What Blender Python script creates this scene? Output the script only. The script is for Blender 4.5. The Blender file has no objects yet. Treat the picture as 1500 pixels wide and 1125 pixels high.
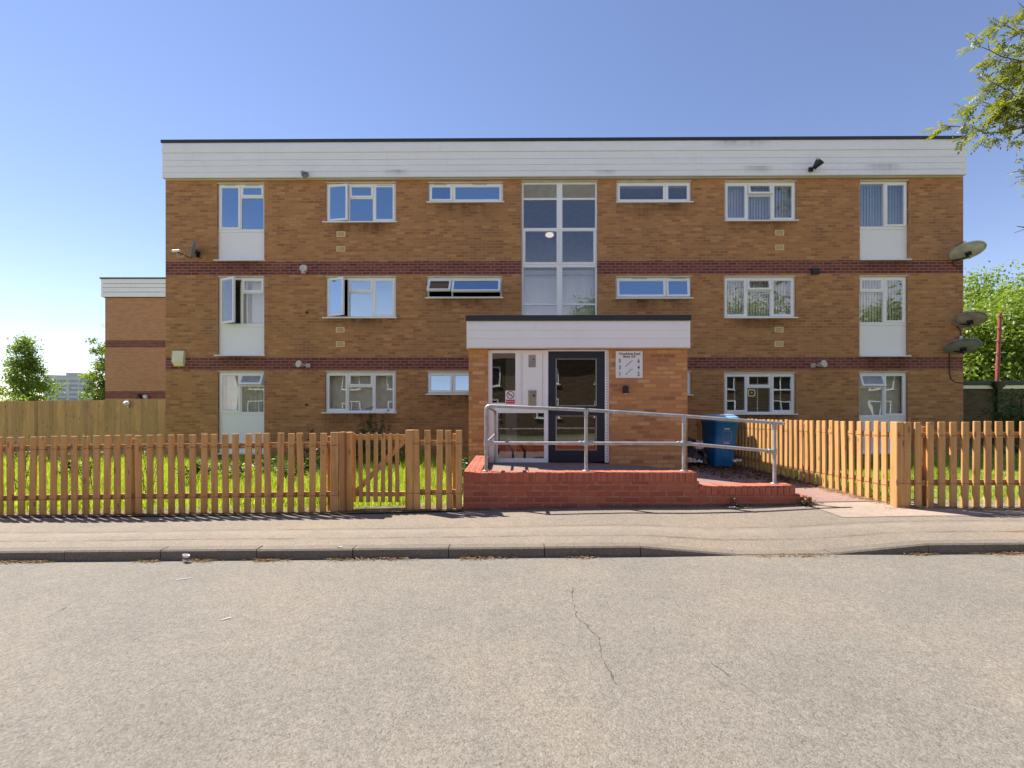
import bpy, math, random
import numpy as np
from mathutils import Vector, Matrix, Euler

rnd = random.Random(7)
nr = np.random.default_rng(11)
SC = bpy.context.scene
COL = SC.collection
R = math.radians

# ------------------------------------------------------------------ camera
E = 1.41                      # eye height above the road
FPX = 680.0                   # focal length in photo pixels (1500 wide)
HX, HY = 750.0, 600.0         # principal column and horizon row
cam_d = bpy.data.cameras.new("camera")
cam_d.sensor_width = 36.0
cam_d.lens = 36.0 * FPX / 1500.0
cam_d.shift_y = (HY - 562.5) / 1500.0
cam_d.clip_start = 0.05
cam_d.clip_end = 3000.0
cam = bpy.data.objects.new("camera", cam_d)
cam.location = (0, 0, E)
cam.rotation_euler = (R(90), 0, 0)
COL.objects.link(cam)
SC.camera = cam

# ------------------------------------------------------------------ light
SUN_DIR = Vector((-0.60, 0.36, 1.0)).normalized()      # towards the sun
SUN_EL = math.asin(SUN_DIR.z)
SUN_AZ = math.atan2(SUN_DIR.x, SUN_DIR.y)              # from +Y towards +X
w = bpy.data.worlds.new("World")
SC.world = w
w.use_nodes = True
wn = w.node_tree
bg = wn.nodes["Background"]
sky = wn.nodes.new("ShaderNodeTexSky")
sky.sky_type = 'NISHITA'
sky.sun_disc = False
sky.sun_elevation = SUN_EL
sky.sun_rotation = SUN_AZ
sky.altitude = 100
sky.air_density = 1.0
sky.dust_density = 0.0
sky.ozone_density = 2.2
bg.inputs["Strength"].default_value = 0.072
tint = wn.nodes.new("ShaderNodeMixRGB"); tint.blend_type = 'MULTIPLY'; tint.inputs[0].default_value = 1.0
tint.inputs[2].default_value = (1.05, 0.93, 0.99, 1)
wn.links.new(sky.outputs[0], tint.inputs[1])
# added fill: whitens the low sky behind the camera to lift the shaded facade
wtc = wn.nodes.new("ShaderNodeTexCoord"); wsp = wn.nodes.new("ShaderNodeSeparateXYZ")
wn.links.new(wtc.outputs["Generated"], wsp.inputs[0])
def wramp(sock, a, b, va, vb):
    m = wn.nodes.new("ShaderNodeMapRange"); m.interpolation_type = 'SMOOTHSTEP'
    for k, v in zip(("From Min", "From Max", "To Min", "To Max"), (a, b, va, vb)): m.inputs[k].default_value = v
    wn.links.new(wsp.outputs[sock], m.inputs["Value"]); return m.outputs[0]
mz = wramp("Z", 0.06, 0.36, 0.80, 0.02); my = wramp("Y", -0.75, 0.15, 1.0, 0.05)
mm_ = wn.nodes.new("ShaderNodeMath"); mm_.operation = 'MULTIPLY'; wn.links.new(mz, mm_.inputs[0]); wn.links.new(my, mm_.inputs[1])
fill_veil = wn.nodes.new("ShaderNodeMixRGB")
fill_veil.inputs[2].default_value = (9.4, 8.8, 8.6, 1)
wn.links.new(mm_.outputs[0], fill_veil.inputs[0])
wn.links.new(tint.outputs[0], fill_veil.inputs[1])
wn.links.new(fill_veil.outputs[0], bg.inputs[0])
sun_d = bpy.data.lights.new("sun", 'SUN')
sun_d.energy = 3.9
sun_d.angle = R(0.55)
sun_d.color = (1.0, 0.95, 0.87)
sun = bpy.data.objects.new("sun", sun_d)
sun.rotation_euler = (-SUN_DIR).to_track_quat('-Z', 'Y').to_euler()
sun.location = (-6, 10, 20)
COL.objects.link(sun)
SC.view_settings.view_transform = 'Standard'
SC.view_settings.look = 'None'
SC.view_settings.exposure = 1.36
SC.view_settings.gamma = 1.0
SC.cycles.max_bounces = 8
SC.cycles.transparent_max_bounces = 24
SC.cycles.use_denoising = True

# ------------------------------------------------------------------ materials
class NT:
    def __init__(s, name):
        s.m = bpy.data.materials.new(name); s.m.use_nodes = True
        s.t = s.m.node_tree; s.n = s.t.nodes; s.l = s.t.links
        s.b = s.n["Principled BSDF"]; s.out = s.n["Material Output"]
    def node(s, kind, **kw):
        n = s.n.new("ShaderNode" + kind)
        for k, v in kw.items():
            if k.startswith("_"): setattr(n, k[1:], v)
            else:
                n.inputs[k.replace("__", " ")].default_value = v
        return n
    def link(s, a, b): s.l.new(a, b)
    def set(s, **kw):
        for k, v in kw.items(): s.b.inputs[k.replace("__", " ")].default_value = v
        return s
    def coord(s, what="Object", scale=(1, 1, 1), rnd_off=False):
        tc = s.node("TexCoord"); mp = s.node("Mapping"); mp.inputs["Scale"].default_value = scale
        s.link(tc.outputs[what], mp.inputs["Vector"])
        if rnd_off:
            oi = s.node("ObjectInfo"); mu = s.node("Math", _operation='MULTIPLY'); mu.inputs[1].default_value = 37.0
            s.link(oi.outputs["Random"], mu.inputs[0])
            cx = s.node("CombineXYZ")
            for i in range(3): s.link(mu.outputs[0], cx.inputs[i])
            s.link(cx.outputs[0], mp.inputs["Location"])
        return mp.outputs[0]
    def noise(s, vec, scale, detail=4, rough=0.55, dist=0.0):
        n = s.node("TexNoise", Scale=scale, Detail=detail, Roughness=rough, Distortion=dist)
        s.link(vec, n.inputs["Vector"]); return n.outputs["Fac"]
    def ramp(s, fac, stops):
        r = s.node("ValToRGB"); cr = r.color_ramp
        while len(cr.elements) < len(stops): cr.elements.new(0.5)
        for e, (p, c) in zip(cr.elements, stops):
            e.position = p; e.color = (*c, 1) if len(c) == 3 else c
        s.link(fac, r.inputs[0]); return r.outputs[0]
    def mix(s, fac, a, b, mode='MIX'):
        m = s.node("MixRGB", _blend_type=mode)
        for sock, v in zip((m.inputs[0], m.inputs[1], m.inputs[2]), (fac, a, b)):
            if isinstance(v, (int, float)): sock.default_value = v
            elif isinstance(v, tuple): sock.default_value = (*v, 1) if len(v) == 3 else v
            else: s.link(v, sock)
        return m.outputs[0]
    def math(s, op, a, b=None, clamp=False):
        m = s.node("Math", _operation=op, _use_clamp=clamp)
        for i, v in enumerate((a, b)):
            if v is None: continue
            if isinstance(v, (int, float)): m.inputs[i].default_value = v
            else: s.link(v, m.inputs[i])
        return m.outputs[0]
    def bump(s, h, strength=0.3, dist=0.01):
        b = s.node("Bump", Strength=strength, Distance=dist)
        s.link(h, b.inputs["Height"]); s.link(b.outputs[0], s.b.inputs["Normal"]); return b
    def color(s, c): s.link(c, s.b.inputs["Base Color"]); return s

def g(v): return (v, v, v)
M = {}

def plain(name, col, rough=0.5, metal=0.0, var=0.12, scale=6.0, bump=0.0):
    t = NT(name); v = t.coord("Object", rnd_off=True)
    n = t.noise(v, scale, 5)
    lo = tuple(c * (1 - var) for c in col); hi = tuple(min(1, c * (1 + var)) for c in col)
    t.color(t.ramp(n, [(0.3, lo), (0.7, hi)]))
    t.set(Roughness=rough, Metallic=metal)
    if bump: t.bump(t.noise(v, scale * 8, 4), bump, 0.005)
    M[name] = t.m
    return t.m

def brick(name, stops, mortar, bw=0.225, rh=0.075, ms=0.010, offset=0.5, patch=0.35, big=0.55, stain=None, paint=0.0):
    t = NT(name)
    v = t.coord("UV")
    b = t.node("TexBrick", _offset=offset, Color1=(0, 0, 0, 1), Color2=(1, 1, 1, 1), Mortar=(0.5, 0.5, 0.5, 1),
               Scale=1.0)
    b.inputs["Mortar Size"].default_value = ms
    b.inputs["Mortar Smooth"].default_value = 0.15
    b.inputs["Bias"].default_value = 0.0
    b.inputs["Brick Width"].default_value = bw
    b.inputs["Row Height"].default_value = rh
    # wobble the courses a little so they are not ruled lines
    nz = t.node("TexNoise", Scale=3.0, Detail=2.0); t.link(v, nz.inputs["Vector"])
    sub = t.node("VectorMath", _operation='SUBTRACT'); sub.inputs[1].default_value = (0.5, 0.5, 0.5)
    t.link(nz.outputs["Color"], sub.inputs[0])
    sc = t.node("VectorMath", _operation='SCALE'); sc.inputs["Scale"].default_value = 0.012
    t.link(sub.outputs[0], sc.inputs[0])
    ad = t.node("VectorMath", _operation='ADD'); t.link(v, ad.inputs[0]); t.link(sc.outputs[0], ad.inputs[1])
    t.link(ad.outputs[0], b.inputs["Vector"])
    per = b.outputs["Color"]
    big_n = t.noise(v, big, 5, 0.6)
    mid = t.noise(v, 5.0, 4, 0.6)
    bw_ = t.node("RGBToBW"); t.link(per, bw_.inputs[0])
    f = t.math('ADD', t.math('MULTIPLY', bw_.outputs[0], 1 - patch), t.math('MULTIPLY', t.math('ADD', t.math('MULTIPLY', big_n, 0.6), t.math('MULTIPLY', mid, 0.4)), patch))
    col = t.ramp(f, stops)
    fine = t.noise(v, 60.0, 4, 0.7)
    col = t.mix(0.35, col, t.mix(1.0, col, t.ramp(fine, [(0.25, g(0.55)), (0.75, g(1.35))]), 'MULTIPLY'))
    if stain:
        sn = t.noise(t.coord("UV", scale=(1.0, 0.35, 1)), 1.3, 6, 0.65)
        col = t.mix(t.math('MULTIPLY', t.ramp(sn, [(0.5, g(0)), (0.72, g(1))]), stain[0]), col, stain[1])
    mfac = b.outputs["Fac"]
    if paint:
        pn = t.noise(v, 9.0, 5, 0.7)
        mfac = t.math('MULTIPLY', mfac, t.ramp(pn, [(0.42, g(0.25)), (0.60, g(1.0))]))
    mm = t.mix(fine, mortar, tuple(c * 0.75 for c in mortar))
    col = t.mix(mfac, col, mm)
    t.color(col).set(Roughness=0.88)
    h = t.math('ADD', t.math('MULTIPLY', b.outputs["Fac"], -1.0), t.math('MULTIPLY', fine, 0.5))
    t.bump(h, 0.5, 0.006)
    M[name] = t.m
    return t.m

brick('buff_brick', [(0.05, (0.21, 0.083, 0.034)), (0.24, (0.355, 0.148, 0.053)), (0.48, (0.45, 0.197, 0.064)), (0.72, (0.515, 0.238, 0.078)), (0.95, (0.64, 0.35, 0.13))],
      (0.45, 0.255, 0.125), patch=0.38, ms=0.011, big=0.9, stain=(0.50, (0.23, 0.118, 0.052)))
brick('porch_brick', [(0.05, (0.32, 0.12, 0.045)), (0.3, (0.50, 0.205, 0.064)), (0.6, (0.58, 0.255, 0.078)), (0.95, (0.68, 0.36, 0.13))],
      (0.42, 0.27, 0.16), patch=0.2)
brick('rear_brick', [(0.05, (0.42, 0.175, 0.085)), (0.5, (0.52, 0.235, 0.11)), (0.95, (0.60, 0.30, 0.14))], (0.50, 0.32, 0.18), patch=0.5)
brick('plum_brick', [(0.05, (0.12, 0.033, 0.025)), (0.5, (0.18, 0.050, 0.036)), (0.95, (0.25, 0.072, 0.048))], (0.38, 0.19, 0.14), patch=0.2)
brick('red_brick', [(0.05, (0.27, 0.068, 0.036)), (0.5, (0.37, 0.096, 0.048)), (0.95, (0.46, 0.135, 0.068))], (0.46, 0.22, 0.15), patch=0.45, paint=1,
      stain=(0.28, (0.22, 0.07, 0.05)))
brick('red_coping', [(0.05, (0.32, 0.075, 0.040)), (0.5, (0.42, 0.106, 0.054)), (0.95, (0.51, 0.15, 0.08))], (0.50, 0.17, 0.10), bw=0.075, rh=0.4, offset=0.0, patch=0.3)
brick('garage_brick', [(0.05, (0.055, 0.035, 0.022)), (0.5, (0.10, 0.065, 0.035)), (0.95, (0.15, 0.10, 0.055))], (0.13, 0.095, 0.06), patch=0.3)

def upvc(name, col, dirt=0.25, rough=0.35):
    t = NT(name); v = t.coord("Object")
    n = t.noise(t.coord("Object", scale=(0.8, 0.8, 2.2)), 2.0, 6, 0.65)
    streak = t.noise(t.coord("Object", scale=(9, 9, 0.4)), 1.6, 4, 0.6)
    d = t.math('MULTIPLY', t.ramp(n, [(0.42, g(0)), (0.75, g(1))]), t.ramp(streak, [(0.35, g(0.2)), (0.7, g(1))]))
    t.color(t.mix(t.math('MULTIPLY', d, dirt), col, (0.42, 0.37, 0.30))).set(Roughness=rough)
    M[name] = t.m
upvc('white_upvc', (0.88, 0.87, 0.85), 0.12)
upvc('fascia_white', (0.88, 0.86, 0.84), 0.18, 0.4)
upvc('panel_white', (0.88, 0.87, 0.85), 0.06, 0.45)
plain('cream_lintel', (0.62, 0.54, 0.40), 0.7)
plain('black_trim', (0.022, 0.023, 0.027), 0.45)
plain('navy_paint', (0.010, 0.014, 0.028), 0.5)
plain('roof_felt', (0.09, 0.09, 0.09), 0.9, scale=3)
plain('steel', (0.36, 0.34, 0.31), 0.35, 0.8)
plain('brass', (0.45, 0.36, 0.20), 0.35, 0.7)
plain('galvanised', (0.40, 0.39, 0.375), 0.48, 0.5, var=0.22, scale=14, bump=0.05)
plain('dish_grey', (0.28, 0.29, 0.32), 0.5, var=0.25, scale=5)
plain('dish_light', (0.58, 0.60, 0.64), 0.5, var=0.2, scale=5)
plain('dish_rust', (0.38, 0.32, 0.29), 0.6, var=0.35, scale=7)
plain('black_plastic', (0.018, 0.018, 0.02), 0.4)
plain('pale_plastic', (0.60, 0.55, 0.46), 0.45)
plain('white_plastic', (0.78, 0.78, 0.77), 0.4)
plain('cream_plastic', (0.78, 0.72, 0.48), 0.45, var=0.06)
plain('yellow_plastic', (0.62, 0.50, 0.05), 0.4)
plain('buff_vent', (0.78, 0.56, 0.27), 0.8)
plain('bin_blue', (0.015, 0.17, 0.45), 0.38, var=0.15, scale=4)
plain('bin_lid_sunlit_blue', (0.22, 0.52, 0.82), 0.35, var=0.1, scale=5)  # bin blue lightened: sun on the lid is put into its colour
plain('bin_bag', (0.012, 0.012, 0.014), 0.28, scale=8)
plain('white_bag', (0.62, 0.62, 0.62), 0.4, var=0.2, scale=12)
plain('paper_white', (0.75, 0.73, 0.69), 0.8, var=0.1)
plain('sign_white', (0.78, 0.78, 0.77), 0.35, var=0.03)
plain('ink', (0.03, 0.025, 0.035), 0.6)
plain('sign_red', (0.62, 0.012, 0.07), 0.4)
plain('sign_dark_red', (0.30, 0.01, 0.03), 0.4)
plain('rust_red', (0.30, 0.07, 0.045), 0.6, var=0.3, scale=9)
plain('bark', (0.10, 0.075, 0.05), 0.9, var=0.4, scale=14, bump=0.4)
plain('bark_grey', (0.15, 0.13, 0.10), 0.9, var=0.35, scale=14, bump=0.4)
plain('tower_white', (0.56, 0.56, 0.585), 0.7, var=0.04, scale=0.1)
plain('tower_grey', (0.33, 0.34, 0.38), 0.6, var=0.05, scale=0.2)  # grey of the tower's windows and roof box
plain('plaster', (0.45, 0.43, 0.40), 0.9)
plain('dim_plaster', (0.16, 0.15, 0.15), 0.9)  # plaster copy, room dimness put into its colour to deepen pane reflections
plain('dark_floor', (0.06, 0.05, 0.045), 0.8)
plain('roof_tile', (0.11, 0.065, 0.05), 0.85, var=0.25, scale=9)
plain('net_curtain', (0.82, 0.79, 0.68), 0.9, var=0.12, scale=7)
plain('cream_curtain', (0.82, 0.77, 0.58), 0.9, var=0.1, scale=5)
plain('grey_blind', (0.62, 0.65, 0.72), 0.8, var=0.06, scale=5)
plain('blue_blind', (0.42, 0.58, 0.66), 0.8, var=0.06, scale=5)
plain('white_blind', (0.80, 0.82, 0.84), 0.8, var=0.05, scale=4)
plain('dark_blind', (0.06, 0.055, 0.055), 0.6, var=0.1, scale=5)
plain('louvre_grey', (0.48, 0.47, 0.47), 0.5)
plain('wire', (0.07, 0.05, 0.035), 0.6)
plain('straw', (0.46, 0.33, 0.15), 0.95, var=0.35, scale=20)
plain('dead_leaf', (0.12, 0.07, 0.04), 0.95, var=0.6, scale=20)
plain('crack_fill', (0.10, 0.078, 0.055), 0.95, var=0.3, scale=20)
plain('mortar_line', (0.46, 0.19, 0.125), 0.95)

def wood(name, lo, hi, grain=(26, 26, 1.6), knots=True, rough=0.75):
    t = NT(name)
    v = t.coord("Object", scale=grain, rnd_off=True)
    n = t.noise(v, 1.0, 6, 0.65, 0.6)
    c = t.ramp(n, [(0.28, lo), (0.72, hi)])
    oi = t.node("NewGeometry")
    c = t.mix(1.0, c, t.ramp(oi.outputs["Random Per Island"], [(0.0, (0.66, 0.66, 0.68)), (0.25, (0.88, 0.90, 0.95)), (0.6, (1.0, 1.0, 1.0)), (1.0, (1.16, 1.14, 1.08))]), 'MULTIPLY')
    if knots:
        vo = t.node("TexVoronoi", Scale=1.0); t.link(t.coord("Object", scale=(11, 11, 3.2), rnd_off=True), vo.inputs["Vector"])
        k = t.ramp(vo.outputs["Distance"], [(0.10, g(1)), (0.17, g(0))])
        c = t.mix(t.math('MULTIPLY', k, 0.7), c, tuple(x * 0.28 for x in lo))
    w2 = t.noise(t.coord("Object", scale=(3, 3, 0.9), rnd_off=True), 1.5, 4, 0.6)
    c = t.mix(t.ramp(w2, [(0.52, g(0)), (0.75, g(0.5))]), c, tuple(x * 0.55 for x in lo))
    t.color(c).set(Roughness=rough)
    t.bump(n, 0.25, 0.004)
    M[name] = t.m
wood('picket_wood', (0.45, 0.215, 0.068), (0.68, 0.38, 0.135))
wood('gate_wood', (0.45, 0.235, 0.08), (0.64, 0.37, 0.14))
wood('post_wood', (0.34, 0.155, 0.048), (0.50, 0.255, 0.085))
wood('board_wood', (0.48, 0.25, 0.09), (0.68, 0.40, 0.165), grain=(14, 14, 0.9))

def glass(name, tint=0.8, base=0.16, refl=(0.95, 0.97, 1.0)):
    t = NT(name)
    tr = t.node("BsdfTransparent"); tr.inputs[0].default_value = (tint, tint * 1.0, tint * 0.99, 1)
    gl = t.node("BsdfGlossy"); gl.inputs["Roughness"].default_value = 0.0; gl.inputs[0].default_value = (*refl, 1)
    lw = t.node("LayerWeight"); lw.inputs[0].default_value = 0.5
    f = t.math('ADD', t.math('MULTIPLY', t.math('POWER', lw.outputs["Facing"], 4.0), 0.8), base, True)
    bn = t.node("Bump", Strength=0.06, Distance=0.05)
    t.link(t.noise(t.coord("Object", rnd_off=True), 1.3, 1, 0.4), bn.inputs["Height"])
    t.link(bn.outputs[0], gl.inputs["Normal"])
    mx = t.node("MixShader"); t.link(f, mx.inputs[0]); t.link(tr.outputs[0], mx.inputs[1]); t.link(gl.outputs[0], mx.inputs[2])
    t.link(mx.outputs[0], t.out.inputs[0])
    M[name] = t.m
glass('glass', 0.90, 0.11)
glass('coated_glass', 0.45, 0.46, (0.58, 0.80, 1.0))

def leaf(name, lo, hi, trans=0.45):
    t = NT(name)
    v = t.coord("Object")
    n = t.noise(v, 1.6, 3, 0.6)
    fine = t.node("TexWhiteNoise", _noise_dimensions='3D')
    sn = t.node("VectorMath", _operation='SNAP'); sn.inputs[1].default_value = (0.07, 0.07, 0.07)
    t.link(v, sn.inputs[0]); t.link(sn.outputs[0], fine.inputs["Vector"])
    f = t.math('ADD', t.math('MULTIPLY', n, 0.55), t.math('MULTIPLY', fine.outputs["Value"], 0.45))
    c = t.ramp(f, [(0.2, lo), (0.8, hi)])
    d = t.node("BsdfDiffuse"); tl = t.node("BsdfTranslucent"); mx = t.node("MixShader"); mx.inputs[0].default_value = trans
    gl = t.node("BsdfGlossy"); gl.inputs["Roughness"].default_value = 0.45
    m2 = t.node("MixShader"); m2.inputs[0].default_value = 0.05
    hc = t.mix(1.0, c, (1.3, 1.25, 0.7), 'MULTIPLY')
    t.link(c, d.inputs[0]); t.link(hc, tl.inputs[0])
    t.link(d.outputs[0], mx.inputs[1]); t.link(tl.outputs[0], mx.inputs[2])
    t.link(mx.outputs[0], m2.inputs[1]); t.link(gl.outputs[0], m2.inputs[2])
    t.link(m2.outputs[0], t.out.inputs[0])
    M[name] = t.m
leaf('leaf_ash', (0.11, 0.15, 0.014), (0.32, 0.33, 0.03), 0.5)
leaf('leaf_bright', (0.11, 0.19, 0.020), (0.30, 0.39, 0.045), 0.55)
leaf('leaf_mid', (0.04, 0.085, 0.015), (0.12, 0.18, 0.03))
leaf('leaf_weed', (0.035, 0.075, 0.02), (0.09, 0.14, 0.035))
leaf('leaf_dead', (0.22, 0.13, 0.06), (0.36, 0.24, 0.11), 0.3)
leaf('seed_yellow', (0.32, 0.27, 0.07), (0.48, 0.40, 0.13), 0.4)
leaf('grass_blade', (0.24, 0.34, 0.022), (0.50, 0.60, 0.07), 0.55)
leaf('lawn_blade', (0.22, 0.32, 0.022), (0.46, 0.56, 0.065), 0.55)

def road_mat(name, c1, c2, agg=125.0, warm=None, seams=False):
    t = NT(name)
    v = t.coord("UV")
    vo = t.node("TexVoronoi", Scale=agg); t.link(v, vo.inputs["Vector"])
    vc = t.node("RGBToBW"); t.link(vo.outputs["Color"], vc.inputs[0])
    n1 = t.noise(v, 180.0, 3, 0.7); n2 = t.noise(v, 0.7, 6, 0.65); n3 = t.noise(v, 6.0, 5, 0.6)
    n4 = t.noise(v, 24.0, 4, 0.6)
    f = t.math('ADD', t.math('MULTIPLY', vc.outputs[0], 0.46), t.math('ADD', t.math('MULTIPLY', n1, 0.24), t.math('MULTIPLY', n4, 0.30)))
    dark = tuple(x * 0.42 for x in c1)
    c = t.ramp(f, [(0.18, dark), (0.34, c1), (0.62, c2), (0.88, tuple(min(1, x * 1.4) for x in c2))])
    c = t.mix(1.0, c, t.ramp(n2, [(0.3, g(0.86)), (0.7, g(1.12))]), 'MULTIPLY')
    c = t.mix(1.0, c, t.ramp(n3, [(0.25, g(0.92)), (0.75, g(1.08))]), 'MULTIPLY')
    if warm:
        c = t.mix(t.ramp(n2, [(0.48, g(0)), (0.7, g(0.7))]), c, t.mix(1.0, c, warm, 'MULTIPLY'))
    if seams:
        sx = t.node("SeparateXYZ"); t.link(v, sx.inputs[0])
        for y0, amp, wd, col, st in seams:
            wob = t.math('MULTIPLY', t.math('SUBTRACT', t.noise(v, 0.9, 4, 0.6), 0.5), amp)
            wob2 = t.math('MULTIPLY', t.math('SUBTRACT', t.noise(v, 9.0, 4, 0.7), 0.5), amp * 0.35)
            d = t.math('ABSOLUTE', t.math('SUBTRACT', t.math('ADD', sx.outputs["Y"], t.math('ADD', wob, wob2)), y0))
            k = t.ramp(t.math('DIVIDE', d, wd), [(0.0, g(1)), (1.0, g(0))])
            brk = t.ramp(t.noise(v, 2.2, 4, 0.65), [(0.38, g(0.1)), (0.6, g(1))])
            c = t.mix(t.math('MULTIPLY', t.math('MULTIPLY', k, brk), st), c, col)
    t.color(c).set(Roughness=0.92)
    h = t.math('ADD', t.math('MULTIPLY', vo.outputs["Distance"], -0.9), t.math('ADD', t.math('MULTIPLY', n1, 0.3), t.math('MULTIPLY', n4, 0.8)))
    t.bump(h, 0.40, 0.006)
    M[name] = t.m
road_mat('tarmac', (0.140, 0.121, 0.097), (0.216, 0.191, 0.156), warm=(1.05, 0.97, 0.88))
road_mat('pavement_tarmac', (0.172, 0.136, 0.102), (0.242, 0.201, 0.154), agg=120, warm=(1.06, 0.96, 0.86),
         seams=[(4.78, 0.10, 0.035, (0.10, 0.06, 0.035), 0.9), (5.12, 0.07, 0.04, (0.11, 0.065, 0.04), 0.9), (5.02, 0.05, 0.14, (0.28, 0.24, 0.185), 0.6)])
road_mat('path_tarmac', (0.20, 0.125, 0.105), (0.29, 0.20, 0.165), agg=110, warm=(1.1, 0.9, 0.85))
road_mat('patch_concrete', (0.29, 0.215, 0.165), (0.36, 0.28, 0.215), agg=140)
road_mat('kerb_stone', (0.135, 0.107, 0.081), (0.19, 0.157, 0.121), agg=120)
plain('soil', (0.13, 0.09, 0.05), 0.95, var=0.5, scale=9, bump=0.5)
plain('lawn_ground', (0.16, 0.20, 0.03), 0.95, var=0.5, scale=7, bump=0.4)
plain('far_ground', (0.10, 0.14, 0.04), 0.95, var=0.3, scale=0.2)
def emit(name, col, s):
    t = NT(name); t.b.inputs["Emission Color"].default_value = (*col, 1); t.b.inputs["Emission Strength"].default_value = s
    M[name] = t.m
emit('lamp_glow', (1.0, 0.86, 0.70), 0.42)

def grime(name, col, amount):
    """water and soot marks with ragged edges, thin film over the surface below"""
    t = NT(name)
    sp = t.node("SeparateXYZ"); t.link(t.coord("Generated"), sp.inputs[0])
    v = t.coord("UV", scale=(9.0, 1.1, 1)); v2 = t.coord("UV", scale=(2.2, 1.6, 1))
    st = t.ramp(t.noise(v, 1.0, 5, 0.65), [(0.40, g(0)), (0.68, g(1))])
    pt = t.ramp(t.noise(v2, 1.0, 5, 0.65), [(0.34, g(0)), (0.62, g(1))])
    def edge(sock, a, b):
        return t.math('MULTIPLY', t.ramp(sock, [(0.0, g(0)), (a, g(1))]), t.ramp(sock, [(b, g(1)), (1.0, g(0))]))
    f = t.math('MULTIPLY', t.math('ADD', t.math('MULTIPLY', st, 0.55), t.math('MULTIPLY', pt, 0.55)), edge(sp.outputs["X"], 0.30, 0.70))
    fade = t.ramp(sp.outputs["Z"], [(0.0, g(0)), (0.9, g(1))])
    f = t.math('MULTIPLY', t.math('MULTIPLY', f, fade), amount, True)
    tr = t.node("BsdfTransparent"); df = t.node("BsdfDiffuse"); df.inputs[0].default_value = (*col, 1)
    mx = t.node("MixShader"); t.link(f, mx.inputs[0]); t.link(tr.outputs[0], mx.inputs[1]); t.link(df.outputs[0], mx.inputs[2])
    t.link(mx.outputs[0], t.out.inputs[0]); M[name] = t.m
grime('water_stain', (0.07, 0.040, 0.024), 0.55)
grime('soot_stain', (0.06, 0.05, 0.05), 0.32)

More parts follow.
